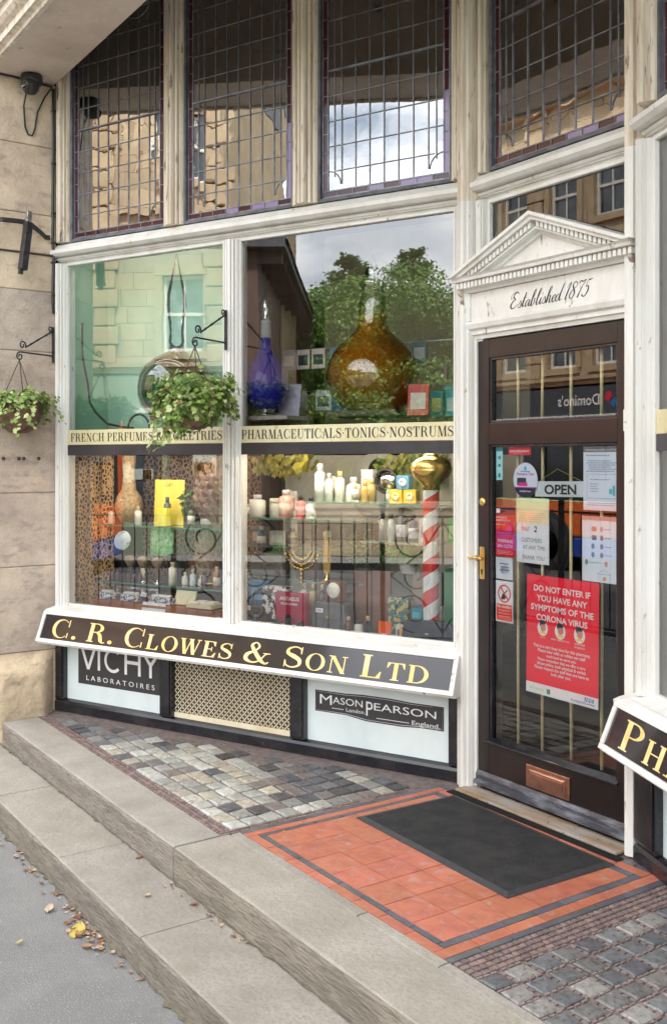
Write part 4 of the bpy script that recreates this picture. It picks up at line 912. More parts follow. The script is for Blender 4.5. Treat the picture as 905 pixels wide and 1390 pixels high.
def boxg(name,label,cat,u0,u1,z0,z1,o,d,c,trim=None,rz=0,rx=0,text=None,tc=None,bev=.003,mat=None,group=None):
    uc=(u0+u1)/2; rt=P(name,label,cat,uc,o-d/2,z0,group); T=FT(uc,o,z0,rz,rx); w=(u1-u0)/2; h=z1-z0
    mt=mat or M('goods_%.2f_%.2f_%.2f'%c,c,.45)
    prt(rt,'box_body' if cat=='box' else 'main_body',mt,lambda m:m.box(-w,w,-d,0,0,h,T),bevel=bev)
    if trim: prt(rt,'front_label',M('lab_%.2f_%.2f_%.2f'%trim,trim,.5),lambda m:m.quad((-w*.72,.0012,h*.2),(w*.72,.0012,h*.2),(w*.72,.0012,h*.72),(-w*.72,.0012,h*.72),T),recalc=False)
    if text:
        def f(m):
            F=T@Matrix(((1,0,0,0),(0,0,1,.002),(0,1,0,0),(0,0,0,1)))
            for s,y,hh in text: addtext(m,s,F,-w*.82,w*.82,y*h,h=hh*h,bold=.01)
        prt(rt,'lettering',tc or whitelet,f,recalc=False)
    return rt
# carboys
def carboy(name,label,u,o,z,R_,H,body,glm,foot=None,neckr=.035,stop='ball',liquid=None,liqm=None):
    rt=P(name,label,'carboy',u,o,z); T=LT(u,o,z); prof=body
    prt(rt,'flask',glm,lambda m:m.lathe(prof,48,T=T))
    if liquid: prt(rt,'liquid',liqm,lambda m:m.lathe(liquid,48,T=T))
    if foot: prt(rt,'foot',M('silvered_foot',(.62,.62,.62),.2,.9,c2=(.3,.3,.3),ns=20),lambda m:m.lathe(foot,32,T=T))
    return rt,T

b=[(.0,.012),(.13,.0),(.17,.02),(.215,.07),(.243,.13),(.250,.18),(.243,.235),(.22,.29),(.18,.34),(.13,.385),(.092,.42),(.078,.46),(.072,.56),(.070,.655),(.078,.665)]
bi=[(.072,.665),(.066,.65),(.068,.50),(.088,.415),(.127,.378),(.176,.333),(.214,.285),(.237,.232),(.244,.18),(.237,.133),(.209,.075),(.165,.027),(.12,.012),(0,.014)]
rt,T=carboy('glass_carboy','great round amber glass carboy standing on a low plinth in the upper window',-.63,-.33,1.775,.25,.6,b,glassmat('clear_carboy_glass',tint=(.90,.88,.80),base=.10),liquid=[(.0,.016),(.12,.014),(.164,.03),(.207,.077),(.235,.134),(.242,.18),(.235,.231),(.212,.283),(.174,.331),(.125,.376),(.086,.413),(.066,.50),(.0,.50)],
    liqm=murky('amber_liquid',(.88,.38,.02),(.90,.50,.06),.30))
prt(rt,'stopper',glassmat('clear_stopper',tint=(.9,.9,.9),base=.25),lambda m:m.lathe([(.060,.655),(.075,.672),(.05,.69),(.028,.70),(.042,.73),(.03,.76),(.014,.80),(.0,.83)],24,T=T))
boxg('flask_plinth','low dark oval plinth under the amber carboy','plinth',-.84,-.42,1.735,1.772,-.20,.27,(.10,.085,.06),bev=.012)
bl2=[(0,.03),(.045,.035),(.082,.055),(.110,.095),(.125,.145),(.129,.185),(.124,.225),(.106,.27),(.080,.305),(.055,.335),(.037,.37),(.030,.41),(.029,.44)]
rt,T=carboy('glass_carboy','cobalt blue glass carboy with a silver foot and clear spire stopper',-1.265,-.25,1.755,.13,.4,bl2,murky('blue_glass',(.022,.016,.50),(.12,.10,.85),.14,.03),foot=[(.07,0),(.072,.01),(.05,.018),(.04,.025),(.052,.034),(.045,.042),(0,.044)])
prt(rt,'frosted_collar',M('frosted_white',(.72,.76,.80),.4),lambda m:m.lathe([(.031,.435),(.027,.52),(.030,.522),(.028,.53)],20,T=T))
prt(rt,'stopper',glassmat('clear_stopper'),lambda m:m.lathe([(.024,.53),(.030,.545),(.020,.555),(.036,.59),(.030,.63),(.014,.67),(.004,.70),(0,.705)],20,T=T))
grn=M('dark_green_glass',(.008,.045,.022),.03,coat=1,spec=.9)
gb=[(0,0),(.12,.0),(.17,.02),(.21,.07),(.228,.13),(.230,.18),(.22,.24),(.19,.30),(.14,.345),(.085,.375),(.050,.39),(.045,.42)]
rt,T=carboy('glass_carboy','dark green glass carboy with a tall clear teardrop stopper behind the hanging basket',-1.90,-.24,1.76,.2,.4,gb,grn)
prt(rt,'stopper',glassmat('thin_clear_glass',tint=(.93,.96,.95),base=.0),lambda m:m.lathe([(.040,.42),(.046,.45),(.040,.50),(.046,.57),(.060,.66),(.056,.73),(.036,.81),(.015,.90),(.004,.96),(0,.965)],28,T=T))
boxg('card_stand','white card base under the blue carboy','stand',-1.40,-1.05,1.728,1.752,-.14,.20,(.62,.55,.50))
boxg('folded_card','tall white card with a violet cast behind the blue carboy','card',-1.26,-1.12,1.753,1.94,-.36,.012,(.60,.58,.74),rx=8)
boxg('folded_card','white card printed with green leaves beside the mullion','card',-1.36,-1.29,1.753,1.88,-.30,.012,(.74,.78,.74),trim=(.20,.40,.14),rx=6,rz=20)
boxg('book','cream booklet with a red border leaning right of the amber carboy','book',-.375,-.265,1.735,1.90,-.24,.018,(.62,.05,.04),trim=(.74,.66,.55),rx=10,rz=-14)
for i,(u,c,tr,lb) in enumerate(((-.30,(.02,.28,.30),(.65,.60,.20),'teal box with a yellow splash behind the red booklet'),(-.215,(.03,.36,.42),(.55,.70,.70),'teal box nearest the right post on the upper shelf'))):
    boxg('carton',lb,'box',u-.035,u+.035,1.735,1.87,-.42,.04,c,trim=tr)
# carded goods on two rails
for z0,items in ((2.045,((-1.50,(.10,.30,.42)),(-1.36,(.22,.24,.34)),(-1.26,(.76,.66,.58)),(-1.155,(.76,.66,.58)),(-1.03,(.18,.28,.32)),(-.62,(.14,.22,.26)),(-.50,(.12,.18,.20)))),(1.80,((-1.42,(.55,.55,.55)),(-1.29,(.45,.42,.40)),(-1.12,(.55,.58,.62)),(-1.01,(.02,.14,.32)),(-.92,(.04,.18,.40)),(-.30,(.10,.35,.35)),(-.18,(.30,.14,.10))))):
    for i,(u,c) in enumerate(items):
        w=.05 if z0>2 else .058
        boxg('blister_pack','%s on the %s rail behind the carboys'%({0:'teal pack at the left end',1:'dull packet beside the first',2:'white pack with an orange heading',3:'pale pack left of the wide gap',4:'dark blue packet',5:'small packet right of the amber carboy',6:'last packet before the post'}[i],'upper' if z0>2 else 'lower'),'packet',u-w*.92,u+w*.92,z0,z0+.115,-.62,.006,c,trim=((.05,.06,.08) if i in(2,3) else (.5,.5,.5)),bev=0)
    m=MB(TA); m.box(-1.6,-.05,-.66,-.645,z0+.115,z0+.122); m.build('hanging_rail',M('steel_rail',(.4,.4,.4),.4,.8),sf)
# black cable loops on the mint partition
m=MB(); pts=[WA(-2.545,-.12,z) for z in (2.35,2.15)]+[WA(-2.54+.02*t,-.14,2.1-.12*t) for t in range(1,3)]+[WA(-2.47,-.16,1.80),WA(-2.40,-.18,1.735),WA(-2.30,-.2,1.712),WA(-2.2,-.2,1.704)]
m.tube(pts,.007,8); tag(m.build('cable',inkm,None,org=WA(-2.4,-.2,1.7)),'thick black cable curving down the left side of the mint panel','cable')
m=MB(); m.tube([WA(-2.16+.085*math.cos(R(180-a)),-.2,1.70+.085*math.sin(R(a))) for a in range(0,181,15)],.007,8); tag(m.build('cable',inkm,None,org=WA(-2.1,-.2,1.7)),'short black cable arching in a hoop near the hanging basket','cable')
# leopard curtain (folds) and back drape
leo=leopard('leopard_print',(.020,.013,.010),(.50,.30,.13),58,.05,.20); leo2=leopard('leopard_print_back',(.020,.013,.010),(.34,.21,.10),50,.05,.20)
def drape(name,label,mat,pa,pb,z0,z1,amp,nf,thick=.004):
    m=MB(); m.smooth=True; n=90; vs=[];fs=[]
    for i in range(n+1):
        t=i/n; ph=t*nf*6.283
        for j in range(9):
            q=j/8; u=pa[0]+(pb[0]-pa[0])*t; o=pa[1]+(pb[1]-pa[1])*t+amp*math.sin(ph+.4*math.sin(3*q))*(.6+.5*(1-q)); vs.append(WA(u,o,z0+(z1-z0)*q))
    for i in range(n):
        for j in range(8): k=i*9+j; fs.append((k,k+9,k+10,k+1))
    m.add(vs,fs); ob=m.build(name,mat,None,org=WA((pa[0]+pb[0])/2,pa[1],z0),recalc=False)
    md=ob.modifiers.new('s','SOLIDIFY'); md.thickness=thick; return tag(ob,label,'curtain')
drape('leopard_curtain','leopard print curtain hanging in folds at the left end of the lower window',leo,(-2.66,-.10),(-2.40,-.24),.602,1.538,.022,4)
drape('leopard_curtain','leopard print drape hanging across the back of the left lower window',leo2,(-2.50,-.62),(-1.56,-.62),.602,1.538,.03,9)
# left lower window
rt=boxg('poster','yellow poster lettered GIFT standing on the glass shelf','poster',-2.165,-1.935,1.119,1.392,-.34,.006,(.80,.66,.10),rx=3,text=(('GIFT',.84,.085),),tc=C_('gift_brown',(.25,.18,.05)),bev=0)
bottle('spray_bottle','tall black bottle in front of the yellow poster',-2.005,-.28,1.119,.022,.17,(.03,.03,.03),shape='tall')
boxg('carton','bright yellow carton in front of the black bottle','box',-2.04,-1.965,1.119,1.225,-.22,.05,(.85,.74,.02),trim=(.9,.85,.2))
boxg('leafy_card','green leafy card standing below the yellow poster','card',-2.19,-2.01,.93,1.108,-.34,.006,(.05,.28,.06),mat=M('leafy_print',(.10,.40,.10),.5,c2=(.55,.72,.50),ns=28),bev=0)
boxg('display_block','dark block behind the shaving brushes','block',-2.34,-1.95,.602,.775,-.42,.14,(.05,.05,.06))
rt=P('basket_vase','tall woven straw vase on the glass shelf, left of the yellow poster','vase',-2.34,-.31,1.119)
prt(rt,'woven_body',M('straw_weave',(.50,.36,.20),.7,c2=(.30,.20,.10),ns=60),lambda m:m.lathe([(.045,0),(.075,.05),(.088,.10),(.08,.16),(.045,.21),(.035,.30),(.045,.42)],24,T=LT(-2.34,-.31,1.119)))
rt=P('oval_sign','small tilted oval sign in blue and white hanging by the leopard curtain','sign',-2.235,-.14,.975)
Tt=TA@Matrix.Translation((-2.235,-.14,1.03))@Matrix.Rotation(R(-25),4,'Y')@Matrix.Diagonal((1.25,1,1,1))@Matrix.Rotation(R(90),4,'X')
prt(rt,'plaque',M('plaque_blue_white',(.72,.78,.82),.3,c2=(.10,.25,.45),ns=14,st=(.3,1,1.5),lo=.5,hi=.56),lambda m:m.lathe([(0,-.004),(.052,-.004),(.056,0),(.052,.004),(0,.004)],28,T=Tt))
hair=M('badger_bristle',(.36,.27,.20),.8,c2=(.16,.12,.09),ns=30,st=(4,4,.5))
for i,(u,lb) in enumerate(((-2.255,'shaving brush on a mirrored stand nearest the leopard curtain'),(-2.155,'shaving brush in the middle of the three on mirrored stands'),(-2.04,'shaving brush nearest the black pots, on a mirrored stand'))):
    rt=P('shaving_brush',lb,'shaving brush',u,-.23,.776,'shaving brushes on mirrored stands')
    prt(rt,'bristles',hair,lambda m:m.lathe([(.014,.085),(.030,.115),(.036,.135),(.026,.152),(0,.158)],18,T=LT(u,-.23,.776)))
    prt(rt,'brush_handle',M('ivory_%d'%i,((.05,.05,.05),(.72,.66,.52),(.12,.06,.03))[i],.3),lambda m:m.lathe([(.018,.03),(.012,.045),(.018,.062),(.012,.08),(.015,.086)],16,T=LT(u,-.23,.776)))
    prt(rt,'stand',M('chrome',(.75,.75,.77),.08,1),lambda m:m.lathe([(.030,0),(.030,.006),(.006,.010),(.006,.03),(.016,.032)],16,T=LT(u,-.23,.776)))
    boxg('mirror_block',('mirrored block under the first shaving brush','mirrored block under the middle shaving brush','mirrored block under the third shaving brush')[i],'block',u-.058,u+.058,.700,.755,-.17,.06,(.6,.6,.6),mat=M('chrome',(.75,.75,.77)),trim=(.03,.03,.03))
for i,(u,w,lb) in enumerate(((-2.355,.05,'patterned soap dish nearest the curtain'),(-2.17,.065,'patterned soap dish in the middle of the lower step'),(-1.93,.085,'widest patterned soap dish on the lower step'))):
    rt=P('soap_dish',lb,'dish',u,-.13,.672); pm=M('blue_white_pattern',(.75,.78,.80),.35,c2=(.05,.08,.20),ns=70,lo=.48,hi=.53)
    prt(rt,'dish_body',pm,lambda m:m.box(-w,w,-.05,0,0,.038,FT(u,-.12,.672)),bevel=.006); prt(rt,'soap',M('soap',(.62,.62,.60),.4),lambda m:m.box(-w*.8,w*.8,-.045,-.006,.038,.054,FT(u,-.12,.672)),bevel=.008)
boxg('display_step','reddish wooden display step, the higher one','step',-2.42,-1.48,.602,.698,-.24,.20,(.3,.1,.05),mat=wood)
boxg('display_step','reddish wooden display step, the lower one by the glass','step',-2.44,-1.50,.602,.670,-.075,.16,(.3,.1,.05),mat=wood)
boxg('price_card','blank white card lying against the lower step','card',-2.02,-1.845,.603,.690,-.062,.003,(.74,.76,.78),rx=14,bev=0)
rt=boxg('soap_box','open cream box of four white soaps','box',-1.70,-1.52,.676,.70,-.085,.12,(.70,.62,.42))
for a in(0,1):
    for b_ in(0,1): prt(rt,'soap',M('soap_white',(.82,.80,.72),.4),lambda m:m.box(-.07+a*.075,-.005+a*.075,-.105+b_*.055,-.060+b_*.055,.024,.034,FT(-1.61,-.085,.676)),bevel=.006)
prt(rt,'lid',M('lid_cream',(.72,.66,.46),.5),lambda m:m.box(-.075,.075,-.012,0,0,.086,FT(-1.785,-.16,.676,0,24)),bevel=.003)
bottle('lidded_pot','black lidded pot right of the shaving brushes',-1.985,-.34,.776,.055,.17,(.03,.03,.035),cap=(.02,.02,.02),shape='jar',cat='pot')
bottle('pump_bottle','small white bottle in front of the black pot',-1.93,-.24,.776,.024,.13,(.74,.70,.62),cap=(.6,.5,.3),shape='tall')
rt=P('dressing_mirror','arched brown framed tabletop mirror with bottles before it','mirror',-1.82,-.36,.776)
def fm(m):
    pts=[(-.085,0),(.085,0),(.085,.10)]+[(.085*math.cos(R(a)),.10+.06*math.sin(R(a))) for a in range(15,180,15)]+[(-.085,.10)]; T_=FT(-1.82,-.36,.776); m.prism(pts,lambda a,b_:tuple(T_@Vector((a,-.012,b_))),lambda a,b_:tuple(T_@Vector((a,0,b_))))
prt(rt,'mirror_frame',M('mahogany',(.16,.05,.03),.35),fm)
prt(rt,'mirror_glass',M('chrome',(.75,.75,.77)),lambda m:m.box(-.065,.065,.0005,.002,.015,.105,FT(-1.82,-.36,.776)))
for i,(u,c,h,lb) in enumerate(((-1.86,(.70,.66,.60),.07,'small ivory bottle in front of the arched mirror'),(-1.80,(.55,.62,.68),.09,'pale blue bottle in front of the arched mirror'),(-1.74,(.75,.73,.70),.06,'squat white pot at the right of the arched mirror'))): bottle('small_bottle',lb,u,-.27,.776,.020,h,c,cap=(.6,.5,.35))
rt=P('brass_dish','shallow brass dish on the glass shelf by the mullion','dish',-1.66,-.28,.776); prt(rt,'dish_body',brass,lambda m:m.lathe([(.03,0),(.055,.018),(.065,.028),(.06,.028),(.045,.016),(0,.012)],24,T=LT(-1.66,-.28,.776)))
def scaly(rt,u,o,z,h,r,mat,n=13,rows=9):
    m=MB()
    for j in range(rows):
        t=j/(rows-1); rr=r*math.sin(math.pi*(.16+.80*t))**.8+.004; zz=h*t
        for k in range(n):
            a=6.283*(k+.5*(j%2))/n; d=Vector((math.cos(a),math.sin(a),0)); s=Vector((-math.sin(a),math.cos(a),0)); w=rr*.30; c=d*rr; L=h/rows*1.5
            p=[c*.85-s*w,c*.85+s*w,c*1.06+s*w*.6+Vector((0,0,L*.6)),c*1.02+Vector((0,0,L)),c*1.06-s*w*.6+Vector((0,0,L*.6))]
            m.add([q+Vector((0,0,zz)) for q in p],[(0,1,2,3,4)],LT(u,o,z))
    m.lathe([(r*.3,0)]+[(r*math.sin(math.pi*(.16+.8*i/8))**.8*.9,h*i/8) for i in range(9)],16,T=LT(u,o,z)); m.build('scales',mat,rt,recalc=False)
rt=P('artichoke_ornament','pale artichoke shaped ornament standing behind the brass dish','ornament',-1.76,-.36,.60); scaly(rt,-1.76,-.36,.776,.32,.075,M('ornament_tan',(.42,.30,.22),.7,c2=(.28,.18,.12),ns=14))
rt=P('pineapple_ornament','large carved pineapple ornament at the top right of the left lower window','ornament',-1.70,-.36,1.12); scaly(rt,-1.70,-.36,1.118,.36,.125,M('ornament_brown',(.36,.25,.19),.7,c2=(.22,.14,.10),ns=14))
bottle('apothecary_jar','black and white jar beside the pineapple ornament',-1.72,-.31,1.119,.045,.12,(.10,.09,.09),cap=(.04,.04,.04),shape='jar',cat='jar',lab=(.6,.55,.5))
rt=P('potted_plant','small potted plant with drooping leaves behind the yellow poster','plant',-1.87,-.36,1.119)
prt(rt,'flower_pot',M('dark_pot',(.05,.05,.05),.5),lambda m:m.lathe([(.04,0),(.055,.06),(.05,.062)],16,T=LT(-1.87,-.36,1.119)))
LEAF=[(0,0),(.30,.10),(.55,.0),(.46,.34),(.80,.50),(.40,.62),(.0,1.0),(-.40,.62),(-.80,.50),(-.46,.34),(-.55,.0),(-.30,.10)]
LEAF5=[(0,0),(.4,.15),(.55,.5),(.28,.75),(0,1),(-.28,.75),(-.55,.5),(-.4,.15)]
def leaf(m,p,nrm,size,shape,col,spin=None):
    nrm=Vector(nrm).normalized(); t=nrm.orthogonal().normalized(); t.rotate(Matrix.Rotation(random.uniform(0,6.28) if spin is None else spin,3,nrm)); b=nrm.cross(t)
    m.col=col; cup=.12*size
    m.add([Vector(p)+t*(a*size*.62)+b*(c*size)-nrm*(abs(a)*cup+ (c-.5)**2*cup) for a,c in shape],[tuple(range(len(shape)))])
def greens(a,b_): 
    t=random.random(); k=random.uniform(.7,1.25); return tuple((a[i]*(1-t)+b_[i]*t)*k for i in range(3))
def blob(m,c,rx,rz,n,size,shape,ca,cb,shell=.5,T=None):
    for _ in range(n):
        d=Vector((random.gauss(0,1),random.gauss(0,1),random.gauss(0,1))).normalized(); q=random.uniform(shell,1)**.6
        p=Vector(c)+Vector((d.x*rx*q,d.y*rx*q,d.z*rz*q)); nn=(d+Vector((random.uniform(-.7,.7),random.uniform(-.7,.7),random.uniform(-.3,.8))))
        leaf(m,p,nn,size*random.uniform(.6,1.2),shape,greens(ca,cb))
m=MB(); blob(m,WA(-1.87,-.36,1.25),.09,.09,150,.035,LEAF5,(.05,.14,.03),(.16,.28,.07)); m.build('foliage',leafm,rt,recalc=False)
boxg('framed_print','pale upright framed print behind the brass dish','picture',-1.80,-1.64,.78,1.10,-.52,.015,(.66,.68,.72),trim=(.75,.75,.74))
# right lower window : glass shelves
wb=(.72,.70,.68)
for nm,lb,u,o,z,r,h,c,cap,sh,lab in (
 ('lotion_bottle','pink bottle with a silver cap on the lower left glass shelf',-1.11,-.22,1.196,.040,.15,(.72,.30,.26),(.5,.5,.5),'tall',(.75,.5,.4)),
 ('lotion_bottle','small coral red bottle beside the pink one',-1.00,-.20,1.196,.026,.125,(.68,.10,.10),(.05,.05,.05),'round',(.7,.3,.3)),
 ('lotion_bottle','small clear bottle with a dark cap, right of the coral one',-.935,-.20,1.196,.027,.115,(.66,.68,.66),(.05,.05,.05),'round',(.8,.8,.8)),
 ('lotion_bottle','white bottle at the far left of the lower glass shelf',-1.30,-.22,1.196,.045,.12,(.66,.64,.58),(.6,.6,.6),'tall',None),
 ('lotion_bottle','cream tub standing behind the pink bottle',-1.20,-.28,1.196,.05,.10,(.72,.68,.58),(.7,.65,.5),'jar',None),
 ('pump_bottle','tallest white bottle, standing at the left end of the upper glass shelf',-.915,-.26,1.289,.030,.20,wb,(.75,.75,.75),'tall',(.8,.78,.72)),
 ('pump_bottle','slim white bottle second from the left on the upper glass shelf',-.845,-.24,1.289,.022,.15,wb,(.65,.6,.5),'tall',None),
 ('pump_bottle','white bottle with a gold cap on the upper glass shelf',-.785,-.25,1.289,.026,.16,(.76,.72,.66),(.70,.5,.2),'tall',None),
 ('pump_bottle','bell shaped white bottle on the upper glass shelf',-.70,-.25,1.289,.040,.13,wb,(.75,.75,.72),'round',None),
 ('perfume_bottle','amber bottle with a gold cap between the white ones and the round mirror',-.625,-.24,1.289,.024,.11,(.55,.38,.12),(.7,.5,.2),'round',None),
 ('perfume_bottle','dark gold bottle beside the round mirror',-.575,-.22,1.289,.022,.12,(.40,.30,.10),(.65,.5,.2),'tall',None),
 ):
    bottle(nm,lb,u,o,z,r,h,c,cap,sh,lab)
for u,z,c,lb in ((-.425,1.289,(.85,.50,.05),'left orange soap carton on the upper glass shelf'),(-.345,1.289,(.85,.50,.05),'right orange soap carton on the upper glass shelf'),(-.385,1.360,(.10,.28,.45),'blue soap carton on top of the two orange ones')):
    rt=boxg('soap_carton',lb,'box',u-.036,u+.036,z,z+.070,-.20,.05,c)
    T_=FT(u,-.20,z+.035)@Matrix.Rotation(R(-90),4,'X'); prt(rt,'round_label',M('carton_disc_%.1f'%c[2],(.85,.78,.45) if c[0]>.5 else (.65,.70,.72),.5),lambda m:m.lathe([(.022,.0),(.022,.002),(.008,.0022),(.008,.002)],18,T=T_))
rt=P('round_mirror','round shaving mirror on a slim stand at the top right of the shelf','mirror',-.535,-.30,1.289)
Tm=TA@Matrix.Translation((-.535,-.30,1.40))@Matrix.Rotation(R(-90),4,'X')
prt(rt,'mirror_glass',M('chrome',(.75,.75,.77)),lambda m:m.lathe([(0,0),(.056,.001),(.056,-.004),(0,-.005)],28,T=Tm)); prt(rt,'rim',M('black_plastic',(.03,.03,.03),.3),lambda m:(m.tube([Tm@Vector((.062*math.cos(a*.2618),.062*math.sin(a*.2618),0)) for a in range(24)],.007,8,closed=True),m.tube([WA(-.535,-.3,1.289),WA(-.535,-.3,1.335)],.005,8)))
rt=P('round_signboard','round cream signboard lettered BARBER behind the brass ball','sign',-.40,-.50,1.25)
Tb=TA@Matrix.Translation((-.41,-.52,1.42))@Matrix.Rotation(R(-90),4,'X')
prt(rt,'board',M('sign_cream',(.62,.58,.50),.6),lambda m:m.lathe([(0,0),(.20,.0),(.205,-.008),(.2,-.016),(0,-.016)],36,T=Tb))
def arc(m):
    for i,c in enumerate('BARBER'):
        a=R(150-24*i); T_=TA@Matrix.Translation((-.41,-.518,1.42))@Matrix(((1,0,0,0),(0,0,1,0),(0,1,0,0),(0,0,0,1)))@Matrix.Translation((.155*math.cos(a),.155*math.sin(a),0))@Matrix.Rotation(a-R(90),4,'Z'); addtext(m,c,T_,-.02,.02,-.014,h=.032,bold=.02)
prt(rt,'lettering',C_('sign_grey',(.16,.16,.18)),arc,recalc=False)
for i,(u,h,r,c,lb) in enumerate(((-.52,.14,.020,(.52,.45,.40),'frosted bottle with a black cap, leftmost of the four grooming bottles'),(-.47,.14,.021,(.40,.42,.46),'grey bottle with a black cap, second of the four grooming bottles'),(-.41,.17,.030,(.06,.06,.10),'tallest dark bottle of the four grooming bottles'),(-.345,.14,.024,(.10,.10,.16),'dark bottle nearest the barber pole of the four'))):
    bottle('grooming_bottle',lb,u,-.24,1.092,r,h,c,shape='tall',lab=(.55,.55,.6) if i>1 else None)
m=MB(TA); m.box(-.62,-.20,-.36,-.18,1.083,1.0915); m.build('glass_shelf',gsh,sf)
# barber pole
rt=P('barber_pole','red and white spiral barber pole topped with a brass ball','barber pole',-.195,-.14,.74)
m=MB(); T_=LT(-.195,-.14,0); r=.040; n=48; rowsn=60; z0,z1=.60,1.37; m.smooth=True; vs=[];fs=[]
for j in range(rowsn+1):
    for k in range(n): a=6.28318*k/n; vs.append((r*math.cos(a),r*math.sin(a),z0+(z1-z0)*j/rowsn))
for mi in (0,1):
    m.m=mi; F_=[]
    for j in range(rowsn):
        for k in range(n):
            ph=(k/n*1.0 + (z0+(z1-z0)*j/rowsn)/.145*1.0)
            # vertices shifted along the helix so that the stripe edge stays clean
            if (int(math.floor(ph*2))%2)==mi: pass
    pass
turn=.150; strips=40; vs=[];fs0=[];fs1=[]
for s_ in range(2*12+1):
    # helical grid: rows follow the stripe
    for k in range(n+1):
        a=6.28318*k/n; z=z0-turn+ (s_*turn/2)+turn*k/n
        vs.append((r*math.cos(a),r*math.sin(a),min(max(z,z0),z1)))
for s_ in range(24):
    for k in range(n):
        i=s_*(n+1)+k; f=(i,i+1,i+n+2,i+n+1)
        if max(vs[q][2] for q in f)-min(vs[q][2] for q in f)<1e-6: continue
        (fs0 if s_%2 else fs1).append(f)
m=MB(); m.smooth=True; m.m=0; m.add(vs,fs0,T_); m.m=1; m.add(vs,fs1,T_); m.build('pole',[M('pole_red',(.66,.03,.03),.25,coat=.3),M('pole_white',(.78,.80,.80),.25,coat=.3)],rt,recalc=False)
prt(rt,'brass_ball',brass,lambda m:m.lathe([(.044,1.362),(.046,1.385),(.052,1.392),(.060,1.400),(.085,1.425),(.100,1.452),(.102,1.462),(.100,1.466),(.102,1.470),(.095,1.495),(.072,1.515),(.046,1.525),(.034,1.530),(.038,1.536),(.034,1.539)],40,T=T_))
boxg('gift_carton','dark blue carton patterned with gold beside the brass ball','box',-.115,-.02,1.289,1.48,-.26,.06,(.04,.08,.14),mat=M('gold_blue_pattern',(.05,.10,.16),.5,c2=(.60,.42,.10),ns=36,lo=.56,hi=.6))
for u,z,lb in ((-.125,1.09,'green carton behind the barber pole'),(-.055,1.09,'green carton nearest the right post'),(-.09,.96,'larger green carton on the lower right')): boxg('carton',lb,'box',u-.035,u+.035,z,z+.13,-.25,.05,(.01,.36,.09),trim=(.35,.62,.30))
boxg('green_stand','green stand under the green cartons','stand',-.20,-.01,.602,.955,-.30,.2,(.02,.30,.10))
# topiary, plants
rt=P('topiary_ball','clipped round boxwood ball on a short pot behind the brass feather','plant',-.72,-.42,.86)
prt(rt,'flower_pot',M('dark_pot',(.05,.05,.05),.5),lambda m:m.lathe([(.05,0),(.065,.07),(.06,.072)],18,T=LT(-.72,-.42,.86)))
m=MB(); blob(m,WA(-.72,-.42,1.03),.125,.11,1100,.018,LEAF5,(.06,.12,.03),(.20,.30,.10),.72); m.build('foliage',leafm,rt,recalc=False)
rt=P('trailing_plant','bright green leafy plant between the boxwood ball and the barber pole','plant',-.40,-.34,.93)
prt(rt,'flower_pot',M('white_pot',(.66,.66,.64),.4),lambda m:m.lathe([(.04,0),(.055,.06),(.05,.062)],16,T=LT(-.42,-.34,.92)))
m=MB(); blob(m,WA(-.42,-.34,1.02),.15,.055,260,.040,LEAF,(.10,.26,.05),(.32,.46,.16),.3); m.build('foliage',leafm,rt,recalc=False)
rt=P('garland','yellow green leafy garland hanging inside the top left corner of the right lower window','plant',-1.2,-.34,1.42)
m=MB()
for i in range(150):
    u=random.uniform(-1.36,-1.02); leaf(m,WA(u,random.uniform(-.4,-.25),1.535-random.uniform(0,.10)*(1.25-abs(u+1.2)*2)),(.2,-1,.1+random.random()*.4),random.uniform(.03,.055),LEAF,greens((.18,.20,.03),(.50,.42,.06)))
m.build('foliage',leafm,rt,recalc=False)
rt=P('garland','green leafy sprigs hanging at the top right behind the round signboard','plant',-.5,-.46,1.42)
m=MB()
for i in range(160):
    u=random.uniform(-.66,-.28); leaf(m,WA(u,random.uniform(-.5,-.42),1.535-random.uniform(0,.14)),(.2,-1,.1+random.random()*.4),random.uniform(.03,.05),LEAF5,greens((.08,.16,.03),(.40,.38,.08)))
m.build('foliage',leafm,rt,recalc=False)
# ornaments, bags, boxes
rt=P('brass_feather','tall slender brass feather ornament','ornament',-.86,-.24,.84)
def ft(m):
    T_=FT(-.86,-.24,.86); pts=[(0,.03),(.022,.05),(.026,.12),(.018,.20),(-.004,.27),(-.014,.20),(-.022,.12),(-.018,.05)]
    m.prism(pts,lambda a,b_:tuple(T_@Vector((a,-.005,b_))),lambda a,b_:tuple(T_@Vector((a,.005,b_)))); m.lathe([(.028,0),(.026,.008),(.008,.014),(.006,.04)],18,T=LT(-.86,-.24,.86))
prt(rt,'feather',brass,ft)
def bag(name,label,u,o,z,w,d,h,c,c2=None,strap=True,clasp=brass,rz=0):
    rt=P(name,label,'handbag',u,o,z); T_=FT(u,o,z,rz)
    mt=M('leather_%.2f_%.2f_%.2f'%c,c,.4,c2=c2 or tuple(x*.7 for x in c),ns=14,bump=.3,bs=60)
    def body(m): 
        n=10;pr=[(-w/2,0),(w/2,0),(w/2*1.03,h*.3),(w/2*.95,h*.85),(w/2*.80,h),(-w/2*.80,h),(-w/2*.95,h*.85),(-w/2*1.03,h*.3)]
        m.prism(pr,lambda a,b_:tuple(T_@Vector((a,-d,b_))),lambda a,b_:tuple(T_@Vector((a,0,b_))))
    prt(rt,'bag_body',mt,body,bevel=.010)
    prt(rt,'flap',mt,lambda m:m.box(-w*.40,w*.40,.001,.006,h*.45,h*.98,T_),bevel=.002)
    prt(rt,'clasp',clasp,lambda m:m.box(-.010,.010,.007,.011,h*.46,h*.54,T_),bevel=.002)
    if strap: prt(rt,'strap',mt,lambda m:m.tube([tuple(T_@Vector((w*.30*math.cos(R(a)),-d/2,h+.09*math.sin(R(a))))) for a in range(0,181,15)],.006,6))
    return rt
